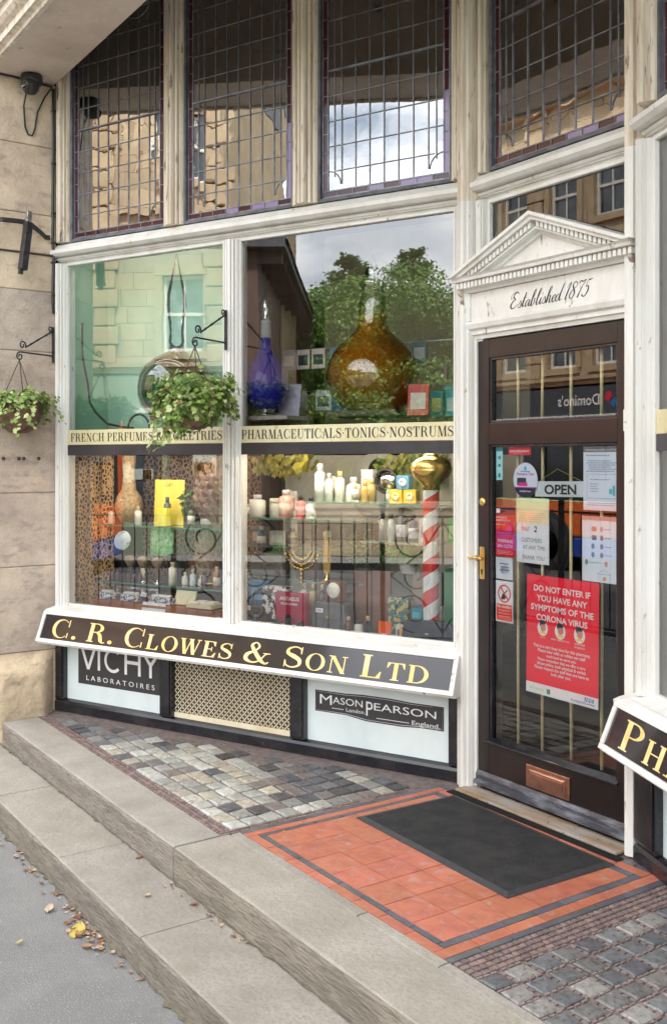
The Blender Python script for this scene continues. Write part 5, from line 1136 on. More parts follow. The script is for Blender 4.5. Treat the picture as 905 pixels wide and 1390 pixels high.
m=MB(TA); m.box(-1.52,-.62,-.50,-.30,.845,.853); m.box(-1.52,-.62,-.2998,-.297,.844,.854); m.build('glass_shelf',gsh,sf)
bag('handbag','grey brown handbag with a strap on the shelf by the mullion',-1.33,-.34,.855,.22,.09,.13,(.20,.17,.16))
rt=P('necklace_bust','dark bust draped with strings of gold beads','display bust',-1.06,-.34,.855)
prt(rt,'bust',M('bust_grey',(.16,.13,.12),.7),lambda m:m.lathe([(.11,0),(.13,.06),(.12,.13),(.07,.17),(.035,.20),(.03,.24)],20,T=LT(-1.06,-.38,.855)@Matrix.Diagonal((1,.5,1,1))))
def beads(m):
    for s_,rr in ((0,.06),(1,.085),(2,.11)):
        for k in range(16):
            a=R(200+140*k/15); bm=(WA(-1.06+rr*math.cos(a),-.30,1.03+rr*1.1*math.sin(a))); m.lathe([(0,-.009),(.007,-.005),(.009,0),(.007,.005),(0,.009)],7,T=Matrix.Translation(bm))
    for k in range(5): m.lathe([(0,-.012),(.010,-.006),(.012,0),(.010,.006),(0,.012)],8,T=Matrix.Translation(WA(-1.06,-.30,.93-k*.024)))
prt(rt,'beads',brass,beads)
bag('handbag','mid grey clutch bag on the shelf under the boxwood ball',-.86,-.36,.602,.20,.08,.18,(.26,.22,.20),strap=False)
rt=boxg('perfume_carton','tall crimson carton lettered ANTAEUS POUR HOMME','box',-1.115,-.925,.602,.800,-.12,.05,(.36,.012,.05),text=(('ANTAEUS',.80,.105),('POUR HOMME',.68,.06)))
bag('handbag','grey felt bag standing in front of the brown panels',-.815,-.18,.602,.21,.10,.155,(.17,.17,.19),strap=False)
boxg('patterned_carton','black and white patterned box behind the crimson carton','box',-1.27,-1.10,.66,.815,-.22,.05,(.1,.1,.1),mat=M('black_white_pattern',(.05,.05,.05),.4,c2=(.72,.72,.72),ns=38,lo=.48,hi=.54))
boxg('carton','blue box beside the mullion, behind the patterned one','box',-1.385,-1.28,.70,.83,-.26,.06,(.06,.20,.42),trim=(.20,.40,.65))
bag('handbag','dark wicker bag low beside the mullion',-1.31,-.20,.602,.13,.08,.10,(.16,.11,.08),strap=True)
for i,(u,h,c,lb) in enumerate(((-1.075,.062,(.03,.03,.03),'short black perfume box in front of the crimson carton'),(-1.005,.09,(.05,.05,.06),'tall black perfume bottle in front of the crimson carton'),(-.93,.06,(.04,.02,.03),'small dark perfume bottle at the corner of the crimson carton'))):
    bottle('perfume_bottle',lb,u,-.085,.602,.021,h,c,shape='tall',lab=(.5,.5,.5) if i==0 else None)
boxg('leather_folio','left upright folio of brown leather behind the iron scroll reflection','panel',-.74,-.62,.602,.92,-.30,.025,(.20,.09,.06),mat=M('brown_leather',(.20,.085,.055),.45,c2=(.14,.06,.04),ns=8,bump=.3),rz=10)
boxg('leather_folio','right upright folio of brown leather next to the gold patterned box','panel',-.60,-.50,.602,.93,-.28,.025,(.20,.09,.06),mat=M('brown_leather',(.20,.085,.055)),rz=-8)
boxg('gift_carton','blue and gold patterned box low in the window behind the orange tag','box',-.50,-.385,.602,.80,-.26,.06,(.1,.2,.2),mat=M('gold_teal_pattern',(.06,.16,.20),.5,c2=(.60,.46,.14),ns=40,lo=.5,hi=.56))
boxg('leather_case','grey brown leather case standing left of the barber pole','case',-.40,-.24,.76,.93,-.34,.05,(.30,.24,.20))
rt=boxg('orange_tag','small orange card clipped on a white foot','card',-.455,-.385,.645,.705,-.075,.006,(.80,.12,.02),rx=6,bev=0)
prt(rt,'foot',M('white_pot',(.66,.66,.64)),lambda m:m.box(-.02,.02,-.02,.012,-.043,0,FT(-.42,-.075,.645)),bevel=.004)
boxg('carton','small teal box lying on the dark leather bag','box',-.30,-.235,.715,.775,-.12,.05,(.01,.26,.36),trim=(.10,.42,.50),rz=15)
boxg('carton','small white box with a dark top behind the orange tag','box',-.375,-.315,.602,.69,-.11,.04,(.62,.62,.62),trim=(.1,.1,.12))
bag('handbag','large slate blue leather bag at the foot of the barber pole',-.185,-.075,.602,.28,.035,.125,(.05,.06,.08),strap=False,clasp=M('chrome',(.75,.75,.77)))
rt=P('white_clock','round white dial on a dark wooden box below the feather','clock',-.79,-.26,.76); Tc=TA@Matrix.Translation((-.80,-.205,.82))@Matrix.Rotation(R(-90),4,'X')
prt(rt,'dial',M('dial_white',(.74,.72,.66),.4),lambda m:m.lathe([(0,.002),(.038,.002),(.042,-.004),(0,-.006)],24,T=Tc)); prt(rt,'case',M('mahogany',(.16,.05,.03)),lambda m:m.box(-.055,.055,-.06,-.008,-.06,.05,FT(-.80,-.205,.82)),bevel=.004)
for i,(u,c,lb) in enumerate(((-1.045,(.62,.60,.55),'ivory perfume flask on the left of the row behind the grey bag'),(-.985,(.50,.36,.18),'amber perfume flask in the row behind the grey bag'),(-.925,(.08,.07,.07),'black perfume flask in the row behind the grey bag'))): bottle('perfume_bottle',lb,u,-.30,.70,.026,.13,c,cap=(.6,.5,.3))
boxg('display_block','wooden block under the row of perfume flasks','block',-1.10,-.87,.602,.70,-.25,.10,(.36,.20,.10))
for k,(u,c,h,lb) in enumerate(((-1.245,(.05,.05,.06),.085,'squat black flask standing left of the crimson carton'),(-.66,(.10,.05,.03),.10,'dark brown flask between the felt bag and the brown folios'),(-.60,(.62,.60,.56),.085,'cream flask at the foot of the brown folios'),(-.545,(.03,.03,.04),.11,'slim black flask at the foot of the brown folios'),(-.345,(.55,.30,.10),.10,'amber flask behind the small white box'))):
    bottle('perfume_bottle',lb,u,-.13,.602,.024,h,c,cap=(.55,.45,.25) if k%2 else (.02,.02,.02),shape='round' if k%2 else 'tall')
boxg('black_panel_display','wide black display panel hung behind the bead draped bust','panel',-1.30,-.72,.86,1.16,-.62,.02,(.03,.028,.03))
bag('handbag','black leather bag hanging dark behind the lower left glass shelf',-1.02,-.50,1.035,.30,.06,.11,(.03,.028,.03),strap=False)
rt=P('white_disc','large round white board behind the bottles on the upper shelf','board',-.80,-.80,1.30)
prt(rt,'board',M('disc_white',(.84,.82,.78),.5),lambda m:m.lathe([(0,0),(.20,0),(.20,-.01),(0,-.01)],40,T=TA@Matrix.Translation((-.84,-.78,1.36))@Matrix.Rotation(R(-90),4,'X')))
prt(rt,'dark_centre',inkm,lambda m:m.lathe([(0,0),(.07,0),(.07,-.004),(0,-.004)],30,T=TA@Matrix.Translation((-.84,-.775,1.44))@Matrix.Rotation(R(-90),4,'X')@Matrix.Diagonal((1,1.15,1,1))))
for k,(u,o,z,w,h,c,tr,lb) in enumerate(((-1.40,-.36,1.026,.05,.10,(.12,.10,.09),(.4,.3,.2),'dark carton at the left end of the middle glass shelf'),(-1.28,-.38,1.026,.055,.08,(.50,.47,.42),(.7,.66,.6),'cream carton beside the dark one on the middle glass shelf'),(-.70,-.40,1.026,.04,.09,(.20,.05,.06),(.5,.3,.2),'wine red carton at the right end of the middle glass shelf'),
  (-.28,-.24,1.092,.03,.12,(.66,.64,.62),(.3,.3,.5),'white carton just left of the barber pole'),(-1.22,-.42,1.196,.05,.14,(.60,.56,.50),(.3,.2,.15),'tall beige carton behind the cream tub'),(-.66,-.32,1.289,.035,.17,(.80,.78,.74),(.5,.45,.3),'tall white carton behind the bell shaped bottle'),(-.49,-.45,1.289,.04,.13,(.55,.42,.20),(.8,.7,.4),'gold carton behind the round mirror'))):
    boxg('carton',lb,'box',u-w,u+w,z,z+h,o,.05,c,trim=tr)
for k,(u,z,c,h,lb) in enumerate(((-2.42,1.119,(.60,.45,.35),.10,'peach bottle at the far left of the upper glass shelf'),(-2.20,1.119,(.75,.72,.66),.11,'slim white bottle between the straw vase and the yellow poster'),(-1.79,1.119,(.08,.10,.08),.13,'dark green bottle beside the striped jar'),(-1.60,.776,(.30,.12,.08),.12,'rust coloured bottle at the right end of the lower shelf'),(-1.69,.776,(.10,.08,.10),.09,'short dark bottle in front of the brass dish'))):
    bottle('small_bottle',lb,u,-.24,z,.022,h,c,cap=(.6,.5,.3) if k%2 else (.03,.03,.03),shape='tall' if k%2 else 'round',lab=(.6,.58,.5) if k in (2,3) else None)
for k,(u,o,z,lb) in enumerate(((-1.30,-.13,.690,'tiny white price tag on the dark wicker bag'),(-.86,-.172,.705,'tiny white price tag on the grey felt bag'),(-.99,-.33,.835,'tiny white price tag under the bead draped bust'),(-1.17,-.215,.64,'tiny white price tag beside the crimson carton'),(-.70,-.10,.615,'tiny white price tag in front of the brown folios'),(-2.08,-.165,.705,'tiny white price tag between the mirrored blocks'))):
    boxg('price_tag',lb,'price tag',u-.022,u+.022,z,z+.022,o+.01,.001,(.85,.85,.84),rx=10,bev=0,trim=(.45,.45,.5))
for k in range(6): bottle('varnish_bottle','small dark bottle in the row of six along the lower glass shelf',-2.38+.045*k,-.205,.776,.014,.07,(.06,.03,.05),cap=(.03,.03,.03),shape='round',group='row of six small dark bottles')
for k,(u,o,z,r,h,c,cp,sh,lb) in enumerate(((-1.33,-.30,1.026,.025,.11,(.10,.12,.20),(.6,.6,.6),'tall','navy bottle with a silver cap on the middle glass shelf'),(-1.16,-.36,1.026,.03,.10,(.60,.44,.30),(.2,.1,.05),'round','tan bottle with a brown cap on the middle glass shelf'),(-.93,-.36,1.026,.024,.12,(.66,.64,.60),(.05,.05,.05),'tall','pale bottle with a black cap on the middle glass shelf'),(-1.40,-.30,1.196,.03,.09,(.25,.20,.16),(.6,.5,.3),'round','brown bottle tight against the mullion on the lower glass shelf'),
 (-.87,-.33,1.289,.028,.13,(.70,.55,.45),(.7,.7,.7),'tall','peach bottle behind the white pump bottles'),(-.66,-.20,1.289,.02,.09,(.75,.73,.68),(.7,.55,.25),'round','little white bottle in front of the amber one'),(-.47,-.22,1.289,.018,.09,(.12,.25,.14),(.7,.6,.3),'tall','small green bottle left of the orange cartons'))):
    bottle('small_bottle',lb,u,o,z,r,h,c,cap=cp,shape=sh,lab=(.70,.66,.58) if c[0]<.3 else (.25,.22,.2))
# crumpled silver tissue along the glass
m=MB(TA); m.smooth=False; vs=[];fs=[]; nu,no=90,5
for i in range(nu+1):
    for j in range(no+1): vs.append((-1.36+1.0*i/nu,-.065-.10*j/no,.603+(random.random()**2)*.028*(1 if 0<j<no else .2)))
for i in range(nu):
    for j in range(no): k=i*(no+1)+j; fs.append((k,k+no+1,k+no+2,k+1))
m.add(vs,fs); tag(m.build('silver_tissue',M('silver_tissue',(.60,.64,.64),.35,.35,c2=(.42,.46,.46),ns=20),None,org=WA(-.9,-.1,.602),recalc=False),'crumpled silver tissue spread along the foot of the right lower window','tissue')
# behind-the-glass things of the right-hand window
boxg('display_card','pale card standing inside the right-hand window','card',0,.01,0,.01,-.05,.01,(.5,.5,.5)) if False else None

# ================================================================= brackets and baskets
def bracket(u,label,scrollside=1):
    base=TA@Vector((u,.026,2.11)); rt=empty('wall_bracket',tuple(base),label,'bracket','black iron hanging basket brackets')
    m=MB(TA); m.box(u-.008,u+.008,.0235,.031,2.10,2.315); m.build('back_plate',iron,rt,bevel=.001)
    m=MB()
    W=lambda o,z:TA@Vector((u,o,z))
    m.tube([W(.03,2.14),W(.28,2.142)],.0048,6)
    m.tube([W(.03,2.29),W(.24,2.172)],.0052,6)
    for t in (.25,.55,.8): p=W(.03+.21*t,2.29-.118*t); m.lathe([(0,-.009),(.009,0),(0,.009)],8,T=Matrix.Translation(p))
    m.build('arm',iron,rt)
    m=MB()
    def spiral(co,cz,r0,a0,da,n=22): return [W(co+r0*(1-.75*i/n)*math.cos(R(a0+da*i/n)),cz+r0*(1-.75*i/n)*math.sin(R(a0+da*i/n))) for i in range(n+1)]
    m.tube(spiral(.262,2.183,.026,-160,-430),.0045,6); m.tube(spiral(.282,2.116,.026,100,-480),.0045,6)
    m.tube(spiral(.046,2.302,.017,-90,400,14),.004,6)
    m.build('scroll',iron,rt); return rt
bracket(-1.333,'black scrolled iron bracket fixed to the middle mullion of the window')
bracket(-2.640,'black scrolled iron bracket fixed beside the stone pier')
def basket(u,label,seed,full):
    random.seed(seed); o=.285; c=TA@Vector((u,o,0)); top=1.86
    rt=empty('hanging_basket',(c.x,c.y,1.66),label,'hanging basket','hanging baskets of ivy')
    m=MB()
    for k in range(3):
        a=6.283*k/3+.5; pts=[]
        for i in range(15): t=i/14; pts.append((c.x+.10*math.cos(a)*(1-t),c.y+.10*math.sin(a)*(1-t),top+(2.095-top)*t))
        for i in range(14): m.tube([pts[i],pts[i+1]],[.0022,.0034],5)
    m.build('chain',M('rusty_chain',(.10,.06,.045),.6,.3),rt)
    m=MB(); rb=.125
    m.lathe([(0,1.665),(.05,1.670),(.090,1.695),(.115,1.735),(rb,1.79),(rb,1.84),(rb+.006,1.845),(rb+.006,1.853),(rb-.01,1.853)],28,c=(c.x,c.y,0)); m.build('bowl',M('rusty_iron_liner',(.12,.065,.045),.75,c2=(.22,.11,.07),ns=18,c3=(.05,.04,.04),ns3=25,lo3=.55,hi3=.65,bump=.5),rt)
    m=MB()
    for k in range(9):
        a=6.283*k/9
        pts=[(c.x+(rb+.004-(.075)*(i/8)**2.2)*math.cos(a+.25*math.sin(i*.8)),c.y+(rb+.004-(.075)*(i/8)**2.2)*math.sin(a+.25*math.sin(i*.8)),1.845-.165*i/8) for i in range(9)]; m.tube(pts,.0045,5)
        p2=[(c.x+(rb+.006)*math.cos(a+.35+.16*math.cos(R(q))*.9),c.y+(rb+.006)*math.sin(a+.35+.16*math.cos(R(q))*.9),1.80+.028*math.sin(R(q))) for q in range(0,330,30)]; m.tube(p2,.003,5)
    m.build('iron_scrollwork',M('rusty_scroll',(.07,.045,.035),.6,.3,c2=(.14,.08,.05),ns=25),rt)
    m=MB(); st=MB(); ca,cb=(.075,.165,.025),(.34,.47,.12)
    def runner(p,d,L,sag,dens=.011,sz=.034):
        p=Vector(p); d=Vector(d).normalized(); pts=[p.copy()]; n=int(L/dens)
        for i in range(n):
            d=(d+Vector((random.gauss(0,.10),random.gauss(0,.10),random.gauss(0,.06)-sag))).normalized(); p=p+d*dens; pts.append(p.copy())
            out=Vector((p.x-c.x,p.y-c.y,.10)).normalized()
            for _ in range(1 if random.random()<.75 else 2):
                q=p+Vector((random.gauss(0,.012),random.gauss(0,.012),random.gauss(0,.010)))
                nn=out+Vector((random.gauss(0,.55),random.gauss(0,.55),random.gauss(.35,.5)))
                g_=greens(ca,cb)
                if random.random()<.22: g_=(.56,.64,.28)
                if random.random()<.05: g_=(.22,.13,.06)
                leaf(m,q,nn,sz*random.uniform(.55,1.15),LEAF,g_)
        st.tube(pts[::3]+[pts[-1]],.0013,4)
    N_=140 if full else 100
    for k in range(N_):
        a=random.uniform(0,6.283); q=random.uniform(.02,.11); L=random.uniform(.08,.165) if full else random.uniform(.07,.15)
        runner((c.x+q*math.cos(a),c.y+q*math.sin(a),1.84+random.uniform(0,.02)),(math.cos(a)*.9,math.sin(a)*.9,random.uniform(.1,1.3) if full else random.uniform(.1,.9)),L,.045 if full else .08)
    tr=[(a,random.uniform(.12,.22)) for a in [random.uniform(0,6.283) for _ in range(34 if full else 12)]] if full else [(-1.0,.30),(-.7,.26),(-.4,.28),(-1.2,.20),(3.9,.14),(4.1,.28),(0,.22),(3.6,.2),(1,.2),(2,.2)]
    for a,L in tr: runner((c.x+.12*math.cos(a),c.y+.12*math.sin(a),1.86),(math.cos(a),math.sin(a),.15),L,.16)
    if full:
        for a in (-1.9,-1.6,-1.3,-1.1,-.9): runner((c.x+.14*math.cos(a),c.y+.14*math.sin(a),1.80),(math.cos(a)*.5,math.sin(a)*.5,-.3),random.uniform(.20,.31),.14)
    if full: blob(m,(c.x,c.y,1.80),.175,.135,520,.034,LEAF,ca,cb,.75); blob(m,(c.x-.06,c.y-.05,1.70),.10,.07,120,.032,LEAF,ca,cb,.6)
    m.col=None; m.build('foliage',leafm,rt,recalc=False); st.build('stems',M('ivy_stem',(.16,.10,.06),.7),rt)
    return rt
basket(-1.333,'full trailing ivy basket hanging in front of the middle mullion',11,True)
basket(-2.640,'sparser ivy basket showing its rusty bowl, beside the stone pier',5,False)
random.seed(21)
# ================================================================= pier fittings
XS=-5.99
rt=empty('security_camera',(XS+.06,1.885,3.787),'small black dome security camera under the soffit at the top of the stone pier','camera')
prt(rt,'housing',M('black_plastic',(.03,.03,.03),.35),lambda m:m.lathe([(.062,0),(.064,-.03),(.058,-.05),(.0,-.05)],24,T=Matrix.Translation((XS+.075,1.885,3.787))))
Tq=Matrix.Translation((XS+.085,1.875,3.72))
prt(rt,'eyeball',M('black_plastic',(.03,.03,.03)),lambda m:m.lathe([(0,-.052),(.03,-.043),(.048,-.02),(.052,0),(.048,.025),(0,.04)],20,T=Tq))
Tl=Matrix.Translation((XS+.085,1.875,3.72))@Matrix.Rotation(R(35),4,'Z')@Matrix.Rotation(R(100),4,'X')
prt(rt,'lens',M('lens_black',(.004,.004,.006),.05,coat=1),lambda m:m.lathe([(.030,.046),(.030,.056),(.024,.056),(.018,.052),(0,.050)],20,T=Tl))
m=MB(); X=XS+.010
m.tube([(XS+.06,1.86,3.70),(X+.01,1.855,3.62),(X,1.865,3.50),(X,1.885,3.455),(X,1.91,3.455),(X,1.925,3.50),(X,1.94,3.60),(X,1.985,3.70),(X,2.02,3.755),(X,2.034,3.75)],.005,6)
tag(m.build('camera_cable',inkm,None,org=(X,1.9,3.5)),'looped black cable dangling below the security camera','cable')
m=MB(); pts=[(X,2.036,3.76)]+[(X+random.uniform(-.002,.003),2.036+random.uniform(-.003,.003),3.76-i*.1) for i in range(1,14)]+[(X,2.04,2.40)]
m.tube(pts,.009,6)
for z in (3.62,3.30,3.0,2.82,2.70,2.50): m.box(X-.012,X+.010,2.025,2.048,z,z+.012)
tag(m.build('conduit_cable',M('black_plastic',(.03,.03,.03)),None,org=(X,2.03,2.4)),'black cable clipped down the joint between stone pier and window frame','cable')
m=MB(); m.tube([(X,1.60,2.752),(X,1.75,2.750),(X,1.9,2.748),(X,2.03,2.746)],.005,6); m.tube([(X,1.60,3.792-.01),(X,1.8,3.782),(X,2.03,3.77)],.006,6)
tag(m.build('thin_cable',M('black_plastic',(.03,.03,.03)),None,org=(X,1.8,2.75)),'thin dark cables running level along the stone pier','cable')
# awning bracket: bent strap with a hanging square bar
rt=empty('awning_bracket',(XS,1.84,2.62),'bent black iron strap on the pier with a thick square bar hanging from it','bracket')
def strap(m):
    P_=[(XS+.03,1.56,2.885),(XS+.10,1.70,2.905),(XS+.10,1.80,2.908),(XS+.10,1.86,2.905),(XS+.06,1.94,2.868),(XS+.02,1.985,2.852),(XS+.012,2.01,2.855)]
    for a,b_ in zip(P_,P_[1:]):
        a=Vector(a);b_=Vector(b_); m.add([a+Vector((0,0,.014)),a-Vector((0,0,.014)),b_-Vector((0,0,.014)),b_+Vector((0,0,.014)),a+Vector((.008,.004,.014)),a+Vector((.008,.004,-.014)),b_+Vector((.008,.004,-.014)),b_+Vector((.008,.004,.014))],[(0,1,2,3),(7,6,5,4),(0,3,7,4),(1,5,6,2),(0,4,5,1),(3,2,6,7)])
prt(rt,'strap',iron,strap)
prt(rt,'hanging_bar',iron,lambda m:m.box(-.020,.020,-.022,.022,-.285,0,Matrix.Translation((XS+.125,1.850,2.905))@Matrix.Rotation(R(-7),4,'X')@Matrix.Rotation(R(20),4,'Z')),bevel=.004)
prt(rt,'bright_hook',M('bare_steel',(.45,.42,.40),.35,.8,c2=(.2,.15,.12),ns=30),lambda m:m.box(-.014,.014,-.016,.016,-.01,.055,Matrix.Translation((XS+.122,1.850,2.915))@Matrix.Rotation(R(-7),4,'X')),bevel=.005)
prt(rt,'lower_tip',M('black_plastic',(.03,.03,.03)),lambda m:m.box(-.013,.013,-.013,.013,-.31,-.27,Matrix.Translation((XS+.120,1.842,2.905))@Matrix.Rotation(R(-7),4,'X')),bevel=.002)
m=MB()
for y in (1.74,1.83,1.86,1.95): m.lathe([(.011,0),(.011,.004),(0,.006)],10,T=Matrix.Translation((XS+.001,y,1.52))@Matrix.Rotation(R(90),4,'Y'))
for o in [m.build('screw_plugs',M('rusty_chain',(.10,.06,.045)),bl)]: pass
# ================================================================= fallen leaves
lm=[M('dead_leaf_tan',(.36,.22,.12),.7,c2=(.24,.13,.07),ns=40),M('dead_leaf_pale',(.50,.40,.30),.7,c2=(.38,.26,.18),ns=40),M('dead_leaf_yellow',(.52,.36,.06),.6,c2=(.35,.30,.08),ns=30),M('dead_leaf_rust',(.26,.10,.05),.7,c2=(.18,.07,.04),ns=30)]
protos=[]
for k in range(6):
    vs=[];fs=[];n=7;L=1;cu=random.uniform(.15,.45)
    for i in range(n):
        t=i/(n-1); w=.36*math.sin(math.pi*min(1,t*.92+.06))**.8
        for j in (-1,-.5,0,.5,1): vs.append((t-.5,w*j,cu*(abs(j)**1.6)*.35+cu*.5*(t-.5)**2*2+random.uniform(-.02,.02)))
    for i in range(n-1):
        for j in range(4): a=i*5+j; fs.append((a,a+5,a+6,a+1))
    me=bpy.data.meshes.new('fallen_leaf'); me.from_pydata(vs,[],fs); me.materials.append(lm[k%4]); protos.append(me)
def fleaf(x,y,z,s,k,label='dead leaf lying in the gutter of litter along the foot of the lower step',grp='dead leaves along the foot of the lower step'):
    o=bpy.data.objects.new('fallen_leaf',protos[k]); col.objects.link(o); o.location=(x,y,z+.004); o.scale=(s,s,s); o.rotation_euler=(random.uniform(-.3,.3),random.uniform(-.3,.3),random.uniform(0,6.28)); tag(o,label,'leaf',grp)
for i in range(95):
    x=random.uniform(-4.9,-3.1)
    if random.random()<.4: x=random.gauss(-3.62,.16)
    y=1.395-abs(random.gauss(0,.030))-.012
    fleaf(x,y,-.25,random.uniform(.010,.028),random.choice((0,0,1,1,3,3,4,5)))
for i in range(8): fleaf(-3.62+random.gauss(0,.12),1.36-random.random()*.05,-.25,random.uniform(.025,.05),random.choice((0,1,3,4)))
def solo(x,y,z,s,k,label): fleaf(x,y,z,s,k,label,None)
random.seed(4)
solo(-3.62,1.325,-.25,.085,2,'yellow and brown leaf, the largest one on the asphalt')
solo(-3.86,1.30,-.25,.05,1,'pale leaf on the asphalt up the slope from the litter')
solo(-3.66,1.12,-.25,.03,2,'tiny yellow leaf alone out on the asphalt')
solo(-3.50,1.55,-.13,.03,1,'pale flake of leaf on the lower step')
solo(-3.34,1.665,-.13,.035,3,'rust brown leaf in the angle between the two steps')
solo(-3.86,1.672,-.13,.03,3,'small brown leaf in the step angle near the slab joint')
solo(-3.47,2.13,0.0,.012,2,'tiny yellow leaf on the border tiles near the pavers')
for i in range(26):
    x=random.uniform(-3.6,-2.9); fleaf(x,1.678-abs(random.gauss(0,.012)),-.13,random.uniform(.008,.018),random.choice((0,3,3,1)),'crumb of dead leaf in the angle of the upper step','leaf crumbs in the angle of the upper step')
# ================================================================= ACROSS THE STREET (seen in the glass)
random.seed(33)
ost=M('opposite_sandstone',(.46,.36,.24),.85,c2=(.36,.28,.19),ns=.9,c3=(.54,.44,.30),ns3=2.5,lo3=.5,hi3=.7,tint=True,bump=.3,bs=12)
sash=M('sash_white',(.74,.72,.66),.5); dglass=M('window_dark_glass',(.03,.04,.05),.08,c2=(.10,.12,.14),ns=1.2,spec=.8)
ob=empty('stone_building',(-18,-10.5,-.25),'three storey sandstone building with sash windows and a row of shop fascias across the street','building')
FY=-10.5
def wallblocks(x0,x1,z0,z1,fy,holes,course=.32):
    m=MB(); z=z0
    while z<z1-.01:
        zt=min(z+course,z1); x=x0-random.random()*.5
        while x<x1:
            xe=x+random.uniform(.5,.9); a,b=max(x,x0),min(xe,x1); t=random.uniform(.84,1.10); m.col=(t,t*random.uniform(.96,1),t*random.uniform(.9,1))
            segs=[(a,b)]
            for (hx0,hx1,hz0,hz1) in holes:
                if zt>hz0+.02 and z<hz1-.02:
                    ns=[]
                    for s,e in segs:
                        if e<=hx0 or s>=hx1: ns.append((s,e)); continue
                        if s<hx0: ns.append((s,hx0))
                        if e>hx1: ns.append((hx1,e))
                    segs=ns
            for s,e in segs:
                if e-s>.02: m.box(s+.004,e-.004,fy-.35,fy+random.uniform(0,.006),z+.004,zt-.004)
            x=xe
        z=zt
    m.col=(.6,.58,.55); return m
wx=[-8.78-1.0*0,-11.75,-13.05,-14.30,-15.60,-17.1,-18.5,-20.2,-21.6,-23.3,-24.7,-26.4]
wins=[]
for x in wx:
    wins.append((x-.40,x+.40,3.58,5.02)); wins.append((x-.40,x+.40,6.78,8.10))
hol=wins+[(-27.9,-8.2,-.25,3.18)]
wallblocks(-28,-7.95,3.18,9.6,FY,hol).build('stone_wall',ost,ob,recalc=False)
m=MB(); m.col=(.7,.66,.6); m.box(-28,-7.95,FY-8,FY-.34,-.3,9.6); m.build('core_wall',ost,ob)
for x0,x1,z0,z1 in wins:
    m=MB(); m.box(x0,x0+.05,FY-.16,FY-.06,z0,z1); m.box(x1-.05,x1,FY-.16,FY-.06,z0,z1); m.box(x0+.05,x1-.05,FY-.16,FY-.06,z1-.06,z1); m.box(x0+.05,x1-.05,FY-.16,FY-.05,z0,z0+.07)
    zm=(z0+z1)/2; m.box(x0+.05,x1-.05,FY-.14,FY-.07,zm-.03,zm+.03); m.box((x0+x1)/2-.015,(x0+x1)/2+.015,FY-.13,FY-.08,z0+.07,z1-.06)
    f=m.build('window',sash,ob); m=MB(); m.quad((x0+.05,FY-.11,z0+.05),(x1-.05,FY-.11,z0+.05),(x1-.05,FY-.11,z1-.05),(x0+.05,FY-.11,z1-.05)); m.build('pane',dglass,f,recalc=False)
    m=MB(); m.col=(1,.97,.92); m.box(x0-.12,x1+.12,FY-.3,FY+.10,z0-.14,z0-.002); m.box(x0-.16,x0-.01,FY+.007,FY+.05,z0,z1); m.box(x1+.01,x1+.16,FY+.007,FY+.05,z0,z1); m.box(x0-.16,x1+.16,FY+.007,FY+.06,z1+.01,z1+.20); m.build('window_surround',ost,ob)
m=MB(); m.col=(.95,.92,.88)
for z,d,h in ((3.18,.16,.10),(3.281,.24,.08),(6.2,.10,.14),(9.45,.35,.2),(9.655,.45,.1)): m.box(-28.1,-7.85,FY-.3,FY+d,z,z+h)
m.build('string_course',ost,ob)
m=MB()
for x in (-10.30,-8.12,-12.4,-16.4,-19.4,-22.5,-25.6):
    z=3.37; k=0
    while z<6.1 or (6.36<=z<9.3):
        t=random.uniform(.85,1.08); m.col=(t,t*.97,t*.92); w=.26 if k%2 else .20; m.box(x-w,x+w-.004*k%.01,FY+.008,FY+.09+random.uniform(0,.03),z+.01,z+.34); z+=.355; k+=1
        if 6.1<=z<6.36: z=6.37
    m.col=(1,.96,.9); m.box(x-.32,x+.32,FY+.008,FY+.15,9.2,9.44)
m.build('rusticated_pilasters',ost,ob,bevel=.02)
# shop fascias and shopfronts below
shops=[(-28,-22.4,(.30,.05,.05)),(-22.3,-18.0,(.04,.10,.20)),(-17.9,-12.6,(.05,.055,.065)),(-12.5,-8.0,(.22,.26,.20))]
for i,(a,b,c) in enumerate(shops):
    m=MB(); m.box(a+.05,b-.05,FY-.30,FY+.12,2.52,3.14); fb=m.build('fascia_board',M('fascia_%d'%i,c,.4),ob,bevel=.01)
    m=MB(); m.box(a+.05,b-.05,FY-.30,FY+.20,2.42,2.515); m.build('fascia_moulding',sash,fb)
    m=MB(); n=4; w=(b-a-.1)/n
    for k in range(n+1): m.box(a+.05+k*w-.05,a+.05+k*w+.05,FY-.28,FY+.02,.35,2.42)
    m.box(a+.05,b-.05,FY-.28,FY+.01,-.25,.35); m.build('shop_frame',M('fascia_%d'%i,c),ob)
    m=MB(); m.quad((a+.05,FY-.15,.35),(b-.05,FY-.15,.35),(b-.05,FY-.15,2.42),(a+.05,FY-.15,2.42)); m.build('shop_glass',dglass,ob,recalc=False)
    m=MB()
    for k in range(10):
        x=random.uniform(a+.4,b-.6); z=random.uniform(.6,1.9); m.box(x,x+random.uniform(.15,.5),FY-.145,FY-.13,z,z+random.uniform(.15,.5))
    m.build('window_posters',M('shop_poster_%d'%i,((.7,.3,.1),(.6,.6,.55),(.65,.45,.12),(.5,.55,.5))[i],.5),ob)
m=MB(); Tf=Matrix(((-1,0,0,0),(0,0,1,FY+.125),(0,1,0,0),(0,0,0,1)))   # seen from the shop side
addtext(m,"Domino's",Tf,14.45,15.62,2.73,h=.24,bold=.015); m.build('sign_lettering',whitelet,ob,recalc=False)
def domi(mm,cx,cz,s,ang):
    c,s_=math.cos(R(ang)),math.sin(R(ang)); return [(cx+(x*c-y*s_)*s,FY+.127,cz+(x*s_+y*c)*s) for x,y in ((-1,-1),(1,-1),(1,1),(-1,1))]
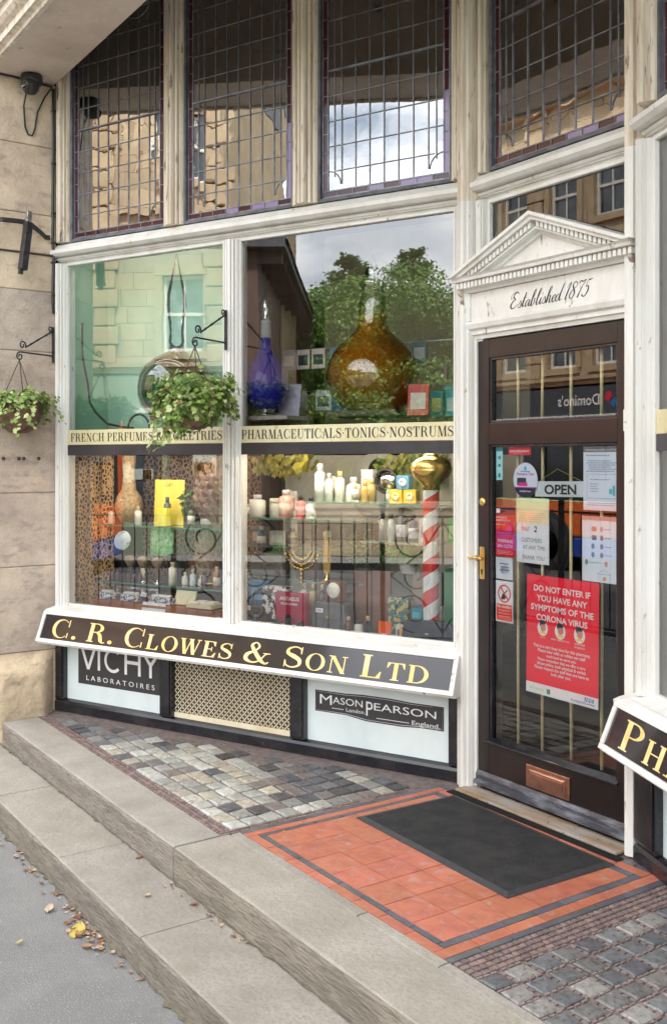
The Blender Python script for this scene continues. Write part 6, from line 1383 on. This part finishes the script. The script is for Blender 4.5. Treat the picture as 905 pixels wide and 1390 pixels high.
m=MB(); m.add(domi(m,-14.19,2.88,.095,40),[(0,1,2,3)]); m.build('logo_red',C_('logo_red',(.65,.02,.05)),ob,recalc=False)
m=MB(); m.add(domi(m,-14.06,2.77,.095,40),[(0,1,2,3)]); m.build('logo_blue',C_('logo_blue',(.02,.16,.42)),ob,recalc=False)
m=MB(); rf=M('slate_roof',(.10,.10,.11),.7,c2=(.07,.07,.08),ns=4); m.prism([(FY+.3,9.76),(FY-4,12.2),(FY-8,9.76)],lambda y,z:(-28,y,z),lambda y,z:(-8,y,z)); m.build('roof',rf,ob)
# timber clad pavilion with deep eaves
pv=empty('timber_pavilion',(-9,-18,-.25),'brown timber clad pavilion with a dark pitched roof beside the stone building','building')
ang=R(-95.3); d=Vector((math.cos(ang),math.sin(ang),0)); nrm=Vector((-d.y,d.x,0)); o_=Vector((-7.45,-10.9,0))
Tp=Matrix(((d.x,nrm.x,0,o_.x),(d.y,nrm.y,0,o_.y),(0,0,1,0),(0,0,0,1)))   # x along, y toward +x side
bw=M('brown_boarding',(.17,.11,.085),.7,c2=(.07,.04,.03),ns=3,st=(1,1,.2)); m=MB(Tp)
for k in range(70): m.box(k*.26+.008,k*.26+.25,-.22+(k%2)*.02,0,-.3,5.55)
m.build('board_wall',bw,pv); m=MB(Tp); m.box(-.3,18.8,-.40,.55,5.56,5.70); m.prism([(.6,5.701),(-.40,6.2),(-.40,5.701)],lambda y,z:(-.3,y,z),lambda y,z:(18.8,y,z)); m.build('roof',rf,pv)
m=MB(Tp)
for k in range(22): m.box(k*.85,k*.85+.10,.0,.48,5.30,5.55)
m.build('eaves_bracket',M('eaves_dark',(.05,.03,.025),.6),pv)
# low stone garden wall
m=MB(); random.seed(9)
x=-6.9
while x<16:
    for z in (-.25,.05,.35): t=random.uniform(.7,1.0); m.col=(t,t,t); m.box(x,x+.55,-11.0,-10.6,z,z+.29)
    x+=.56
m.col=(.8,.8,.8); m.box(-6.95,16,-11.05,-10.55,.645,.75); tag(m.build('garden_wall',ost,None,org=(0,-10.8,-.25)),'low rough stone garden wall across the street under the trees','wall')
# hillside
m=MB(); m.smooth=True; vs=[];fs=[]; nx_,ny_=60,30
for i in range(nx_+1):
    for j in range(ny_+1):
        x=-90+3*i; y=-11.2-2.6*j; h=-.46+ (max(0,j-1)**1.18)*.22*(1+.25*math.sin(x*.08)+.1*math.sin(x*.31+j)); vs.append((x,y,h))
for i in range(nx_):
    for j in range(ny_): k=i*(ny_+1)+j; fs.append((k,k+ny_+1,k+ny_+2,k+1))
m.add(vs,fs); struct(m,'hillside',M('hill_grass',(.08,.13,.035),.95,c2=(.05,.09,.02),ns=.4,world=True),org=(0,-40,0),recalc=False)
def tree(x,y,z0,h,r,kind,label,n=3800,ls=.22):
    rt=empty('pine_tree' if kind=='pine' else 'broadleaf_tree',(x,y,z0),label,'tree'); rnd=random
    m=MB(); lean=rnd.uniform(-.03,.03)*h
    m.tube([(x+lean*t,y,z0+h*t*.9) for t in (0,.2,.45,.7,1)],[h*.028,h*.022,h*.017,h*.010,h*.004],8)
    f=MB()
    if kind=='pine':
        tiers=15
        for k in range(tiers):
            t=.22+.76*k/tiers; L=r*(1-t)**.75*rnd.uniform(.7,1.15)+.15
            for b in range(6):
                a=rnd.uniform(0,6.28); e=(x+lean*t+L*math.cos(a),y+L*math.sin(a),z0+h*t+L*rnd.uniform(-.10,.25)); m.tube([(x+lean*t,y,z0+h*t),e],[h*.006,h*.002],5)
                for _ in range(int(n/tiers/6)):
                    q=rnd.uniform(.25,1.05); p=(x+lean*t+(e[0]-x-lean*t)*q+rnd.gauss(0,.10*L+.05),y+(e[1]-y)*q+rnd.gauss(0,.10*L+.05),z0+h*t+(e[2]-z0-h*t)*q+rnd.gauss(0,.07*L+.03))
                    leaf(f,p,(rnd.gauss(0,.4),rnd.gauss(0,.4),1),ls*rnd.uniform(.5,1.1),LEAF5,greens((.05,.11,.04),(.14,.23,.07)))
    else:
        cl=[]
        for k in range(38):
            d_=Vector((rnd.gauss(0,1),rnd.gauss(0,1),rnd.gauss(0,1))).normalized(); q=rnd.uniform(.25,.92); c=Vector((x+lean+d_.x*r*q,y+d_.y*r*q,z0+h*.62+d_.z*h*.34*q)); cl.append((c,r*rnd.uniform(.22,.40),rnd.random()))
        for c,_,_ in cl[:14]: m.tube([(x+lean*.4,y,z0+h*.38),tuple((Vector((x+lean*.4,y,z0+h*.38))+c)/2+Vector((0,0,-.1))),tuple(c)],[h*.012,h*.008,h*.003],5)
        for c,rr,sh in cl:
            ca=(.06,.14,.025) if sh<.5 else (.09,.18,.035); cb=(.17,.30,.06) if sh<.5 else (.26,.40,.08)
            blob(f,c,rr,rr*.75,int(n/38),ls,LEAF5,ca,cb,.45)
    m.col=None; m.build('trunk',barkm,rt); f.build('crown',leafm,rt,recalc=False); return rt
random.seed(12)
tree(-7.1,-25,.7,7.9,2.8,'pine','tall dark pine left of the middle of the wooded slope',18000,.17)
tree(-5.4,-30,1.3,8.6,2.3,'pine','slender pine standing behind the round green crown',12000,.19)
tree(-11.5,-36,2.5,8.0,2.3,'pine','pine on the slope behind the timber pavilion roof',3000,.26)
tree(-5.3,-20.5,.2,7.0,3.0,'leaf','rounded mid green broadleaf tree in front of the slender pine',34000,.12)
tree(-3.6,-19.5,.2,6.7,2.5,'leaf','second rounded broadleaf tree to the right of the first',30000,.11)
tree(-8.5,-28,1.2,7.6,2.9,'leaf','yellowish green broadleaf tree between the pavilion and the pine',18000,.19)
tree(-6.6,-17,.0,4.1,1.6,'leaf','small tree at the foot of the slope under the tall pine',12000,.11)
tree(-3.9,-13.2,-.3,4.4,1.15,'leaf','leafy tree close behind the garden wall with bright leaves',16000,.085)
tree(-1.2,-14.5,-.3,5.8,2.2,'leaf','broad tree behind the garden wall to the right',12000,.12)
tree(2.8,-17,0,7.0,2.6,'leaf','large tree further right along the garden wall',3800,.24)
tree(-14.5,-40,3.5,7.0,3,'leaf','distant tree high on the slope above the pavilion',2600,.3)
tree(-1,-34,2,7.5,3,'leaf','distant broadleaf tree high on the slope to the right',2600,.3)
tree(-5.9,-23,.5,6.0,2.7,'leaf','dark green tree between the tall pine and the rounded crown',16000,.16)
tree(-6.2,-14.8,-.2,3.6,1.3,'leaf','low bushy tree just behind the garden wall',12000,.10)
tree(-9.6,-33,1.9,6.4,2.8,'leaf','broad tree on the slope left of the tall pine',4000,.32)
tree(-6.5,-25.5,.7,7.0,2.8,'leaf','full green tree filling the gap beside the tall pine',16000,.17)
random.seed(77)
m=MB()
for k in range(22000):
    x=random.uniform(-24,8); y=random.uniform(-44,-26); j=(-11.2-y)/2.6; z=-.46+(max(0,j-1)**1.18)*.22
    leaf(m,(x,y,z+random.uniform(0,3.4)*abs(math.sin(x*.9)+math.cos(y*.7))*.8),(random.gauss(0,.6),.6,1),.32*random.uniform(.5,1.2),LEAF5,greens((.06,.12,.02),(.17,.27,.06)))
for k in range(9000):
    x=random.uniform(-6.2,4); y=random.uniform(-12.6,-11.2); leaf(m,(x,y,random.uniform(0,.75+.35*math.sin(x*1.7))),(random.gauss(0,.5),.8,.7),.09*random.uniform(.6,1.3),LEAF5,greens((.05,.12,.02),(.18,.28,.06)))
tag(m.build('undergrowth',leafm,None,org=(-8,-30,0),recalc=False),'dense green undergrowth covering the slope','undergrowth',kind='stuff')
# orange and blue bus
random.seed(3)
bs=empty('bus',(-13.5,-7.85,-.37),'orange single deck bus with a blue skirt parked across the street','bus')
orm=M('bus_orange',(.75,.13,.02),.22,coat=.6); blm=M('bus_blue',(.02,.06,.36),.22,coat=.6)
BX0,BX1,BY0,BY1=-19.4,-9.45,-9.05,-6.62
m=MB(); m.box(BX0,BX1,BY0,BY1,.22,.84); m.box(BX1-.55,BX1,BY0,BY1,.84,1.95); m.box(BX0,BX0+.3,BY0,BY1,.84,1.95); m.box(BX0,BX1,BY0,BY1,1.95,2.22); body=m.build('body',orm,bs,bevel=.05)
m=MB(); m.box(BX0+.05,BX1-.03,BY0+.02,BY1-.015,-.12,.215); m.build('blue_skirt',blm,bs,bevel=.03)
m=MB(); m.box(BX0+.31,BX1-.56,BY0+.06,BY1-.06,.845,1.945); m.build('window_band',M('bus_glass',(.02,.022,.028),.08,spec=.8),bs)
m=MB()
for k in range(8): x=BX0+.3+k*1.32; m.box(x-.05,x+.05,BY0+.03,BY1-.03,.845,1.945)
m.build('window_pillar',inkm,bs)
m=MB(); m.box(BX1-.02,BX1+.012,BY0+.35,BY1-.45,.80,1.85); m.build('rear_window',M('bus_glass',(.02,.022,.028)),bs,bevel=.02)
m=MB(); m.box(BX0,BX1,BY0+.001,BY1+.008,.815,.84); m.build('cream_stripe',M('stripe_cream',(.75,.60,.30),.4),bs)
for x in (-12.35,-17.2):
    m=MB(); m.lathe([(0,0),(.56,0),(.58,.008),(.56,.012)],32,T=Matrix.Translation((x,BY1-.004,.06))@Matrix.Rotation(R(-90),4,'X')); m.build('wheel_arch',inkm,bs)
    m=MB(); m.lathe([(.28,.02),(.46,.0),(.48,.03),(.48,.16),(.46,.18),(.28,.16)],36,T=Matrix.Translation((x,BY1-.11,.06))@Matrix.Rotation(R(-90),4,'X')); w=m.build('wheel',M('tyre',(.03,.03,.03),.7),bs)
    m=MB(); m.lathe([(0,.10),(.10,.14),(.12,.10),(.24,.10),(.28,.17),(.29,.17)],30,T=Matrix.Translation((x,BY1-.11,.06))@Matrix.Rotation(R(-90),4,'X')); m.build('hub',M('hub_grey',(.45,.45,.46),.4,.5),w)
m=MB(); m.box(BX1,BX1+.02,BY1-.35,BY1-.15,.45,.75); m.build('tail_light',M('tail_red',(.5,.02,.02),.2),bs)
# ornamental railing along the kerb
rg=empty('iron_railing',(-5.5,-1.45,-.26),'black wrought iron railing with scrolled panels along the kerb','railing')
def railx(x0,x1,scr):
    if scr:
        m=MB(); cx=(x0+x1)/2; hw=(x1-x0)/2
        for sx in(-1,1):
            for (ox,oz,r0,a0,da) in ((.55,.76,.20,90,-480),(.55,.10,.20,-90,480),(.52,.43,.14,180,430)):
                pts=[(cx+sx*(ox*hw*.9+r0*(1-.72*i/26)*math.cos(R(a0+da*i/26))*1.0),-1.45,oz+r0*(1-.72*i/26)*math.sin(R(a0+da*i/26))) for i in range(27)]; m.tube(pts,.008,6)
            m.tube([(cx,-1.45,-.10),(cx+sx*hw*.35,-1.45,.2),(cx+sx*hw*.9,-1.45,.43),(cx+sx*hw*.35,-1.45,.66),(cx,-1.45,.94)],.008,6)
        m.tube([(cx,-1.45,-.14),(cx,-1.45,.98)],.009,6); m.build('scroll_panel',iron,rg)
    else:
        n=int((x1-x0)/.115)
        for k in range(1,n): m=MB(); x=x0+(x1-x0)*k/n; m.tube([(x,-1.45,-.14),(x,-1.45,.98)],.0065,6); m.build('bar',iron,rg)
x=-12.4
for i in range(11):
    w=1.12 if i%2==0 else .9
    m=MB(); m.box(x-.022,x+.022,-1.472,-1.428,-.27,1.06); m.lathe([(.0,1.0),(.03,1.06),(.036,1.09),(.02,1.12),(0,1.14)],14,c=(x,-1.45,0)); m.build('rail_post',iron,rg)
    railx(x+.022,x+w-.022,i%2==0); x+=w
m=MB(); m.box(x-.022,x+.022,-1.472,-1.428,-.27,1.06); m.build('rail_post',iron,rg)
m=MB(); m.box(-12.4,x,-1.466,-1.434,.975,.995); m.box(-12.4,x,-1.466,-1.434,-.155,-.138); m.build('rail',iron,rg)
# ================================================================= WORLD, SUN, CAMERA
SE=R(50)      # sun behind the shop: the shopfront stands in open shade, the far side of the street is lit
w=bpy.data.worlds.new('World'); sc.world=w; w.use_nodes=True; nt=w.node_tree; bg=nt.nodes['Background']
sky=nt.nodes.new('ShaderNodeTexSky'); sky.sky_type='NISHITA'; sky.sun_disc=False; sky.sun_elevation=SE; sky.air_density=1.1; sky.dust_density=2.0
sdir=Vector((.42,.80,0)).normalized()   # horizontal direction towards the sun
sky.sun_rotation=math.atan2(sdir.x,sdir.y)
tc=N(nt,'ShaderNodeTexCoord'); mpn=N(nt,'ShaderNodeMapping'); mpn.inputs['Scale'].default_value=(1,1,2.6); nt.links.new(tc.outputs['Generated'],mpn.inputs[0])
nz=N(nt,'ShaderNodeTexNoise'); nz.inputs['Scale'].default_value=2.6; nz.inputs['Detail'].default_value=7; nz.inputs['Roughness'].default_value=.58; nt.links.new(mpn.outputs[0],nz.inputs[0])
mr_=N(nt,'ShaderNodeMapRange'); mr_.inputs[1].default_value=.30; mr_.inputs[2].default_value=.46; nt.links.new(nz.outputs[0],mr_.inputs[0])
nz2=N(nt,'ShaderNodeTexNoise'); nz2.inputs['Scale'].default_value=5; nz2.inputs['Detail'].default_value=6; nt.links.new(mpn.outputs[0],nz2.inputs[0])
mr2=N(nt,'ShaderNodeMapRange'); mr2.inputs[1].default_value=.38; mr2.inputs[2].default_value=.62; nt.links.new(nz2.outputs[0],mr2.inputs[0])
cc=mixc(nt,mr2.outputs[0],(10,10.6,11.6),(18,18,17.8)); out=mixc(nt,mr_.outputs[0],sky.outputs[0],cc)
nt.links.new(out,bg.inputs[0]); bg.inputs[1].default_value=.11
sl=bpy.data.lights.new('sun','SUN'); sl.energy=4.2; sl.angle=R(3); sl.color=(1,.955,.88); so=bpy.data.objects.new('sun',sl); col.objects.link(so)
dv=Vector((sdir.x*math.cos(SE),sdir.y*math.cos(SE),math.sin(SE))); so.rotation_euler=dv.to_track_quat('Z','Y').to_euler(); so.location=(-6,14,16)
cam=bpy.data.cameras.new('camera'); co=bpy.data.objects.new('camera',cam); col.objects.link(co); co.location=(0,0,1.5)
co.rotation_euler=(R(90),0,math.pi-math.atan2(932.5,1363)-math.pi/2); cam.lens=1363/1390*36; cam.sensor_width=36; cam.sensor_fit='AUTO'; cam.shift_y=-68/1390; cam.clip_start=.05; cam.clip_end=1500
sc.camera=co
sc.render.engine='CYCLES'; sc.cycles.max_bounces=12; sc.cycles.transparent_max_bounces=24; sc.cycles.transmission_bounces=10; sc.cycles.glossy_bounces=6; sc.cycles.diffuse_bounces=4
sc.view_settings.view_transform='Standard'; sc.view_settings.look='None'; sc.view_settings.gamma=1; sc.view_settings.exposure=1.3
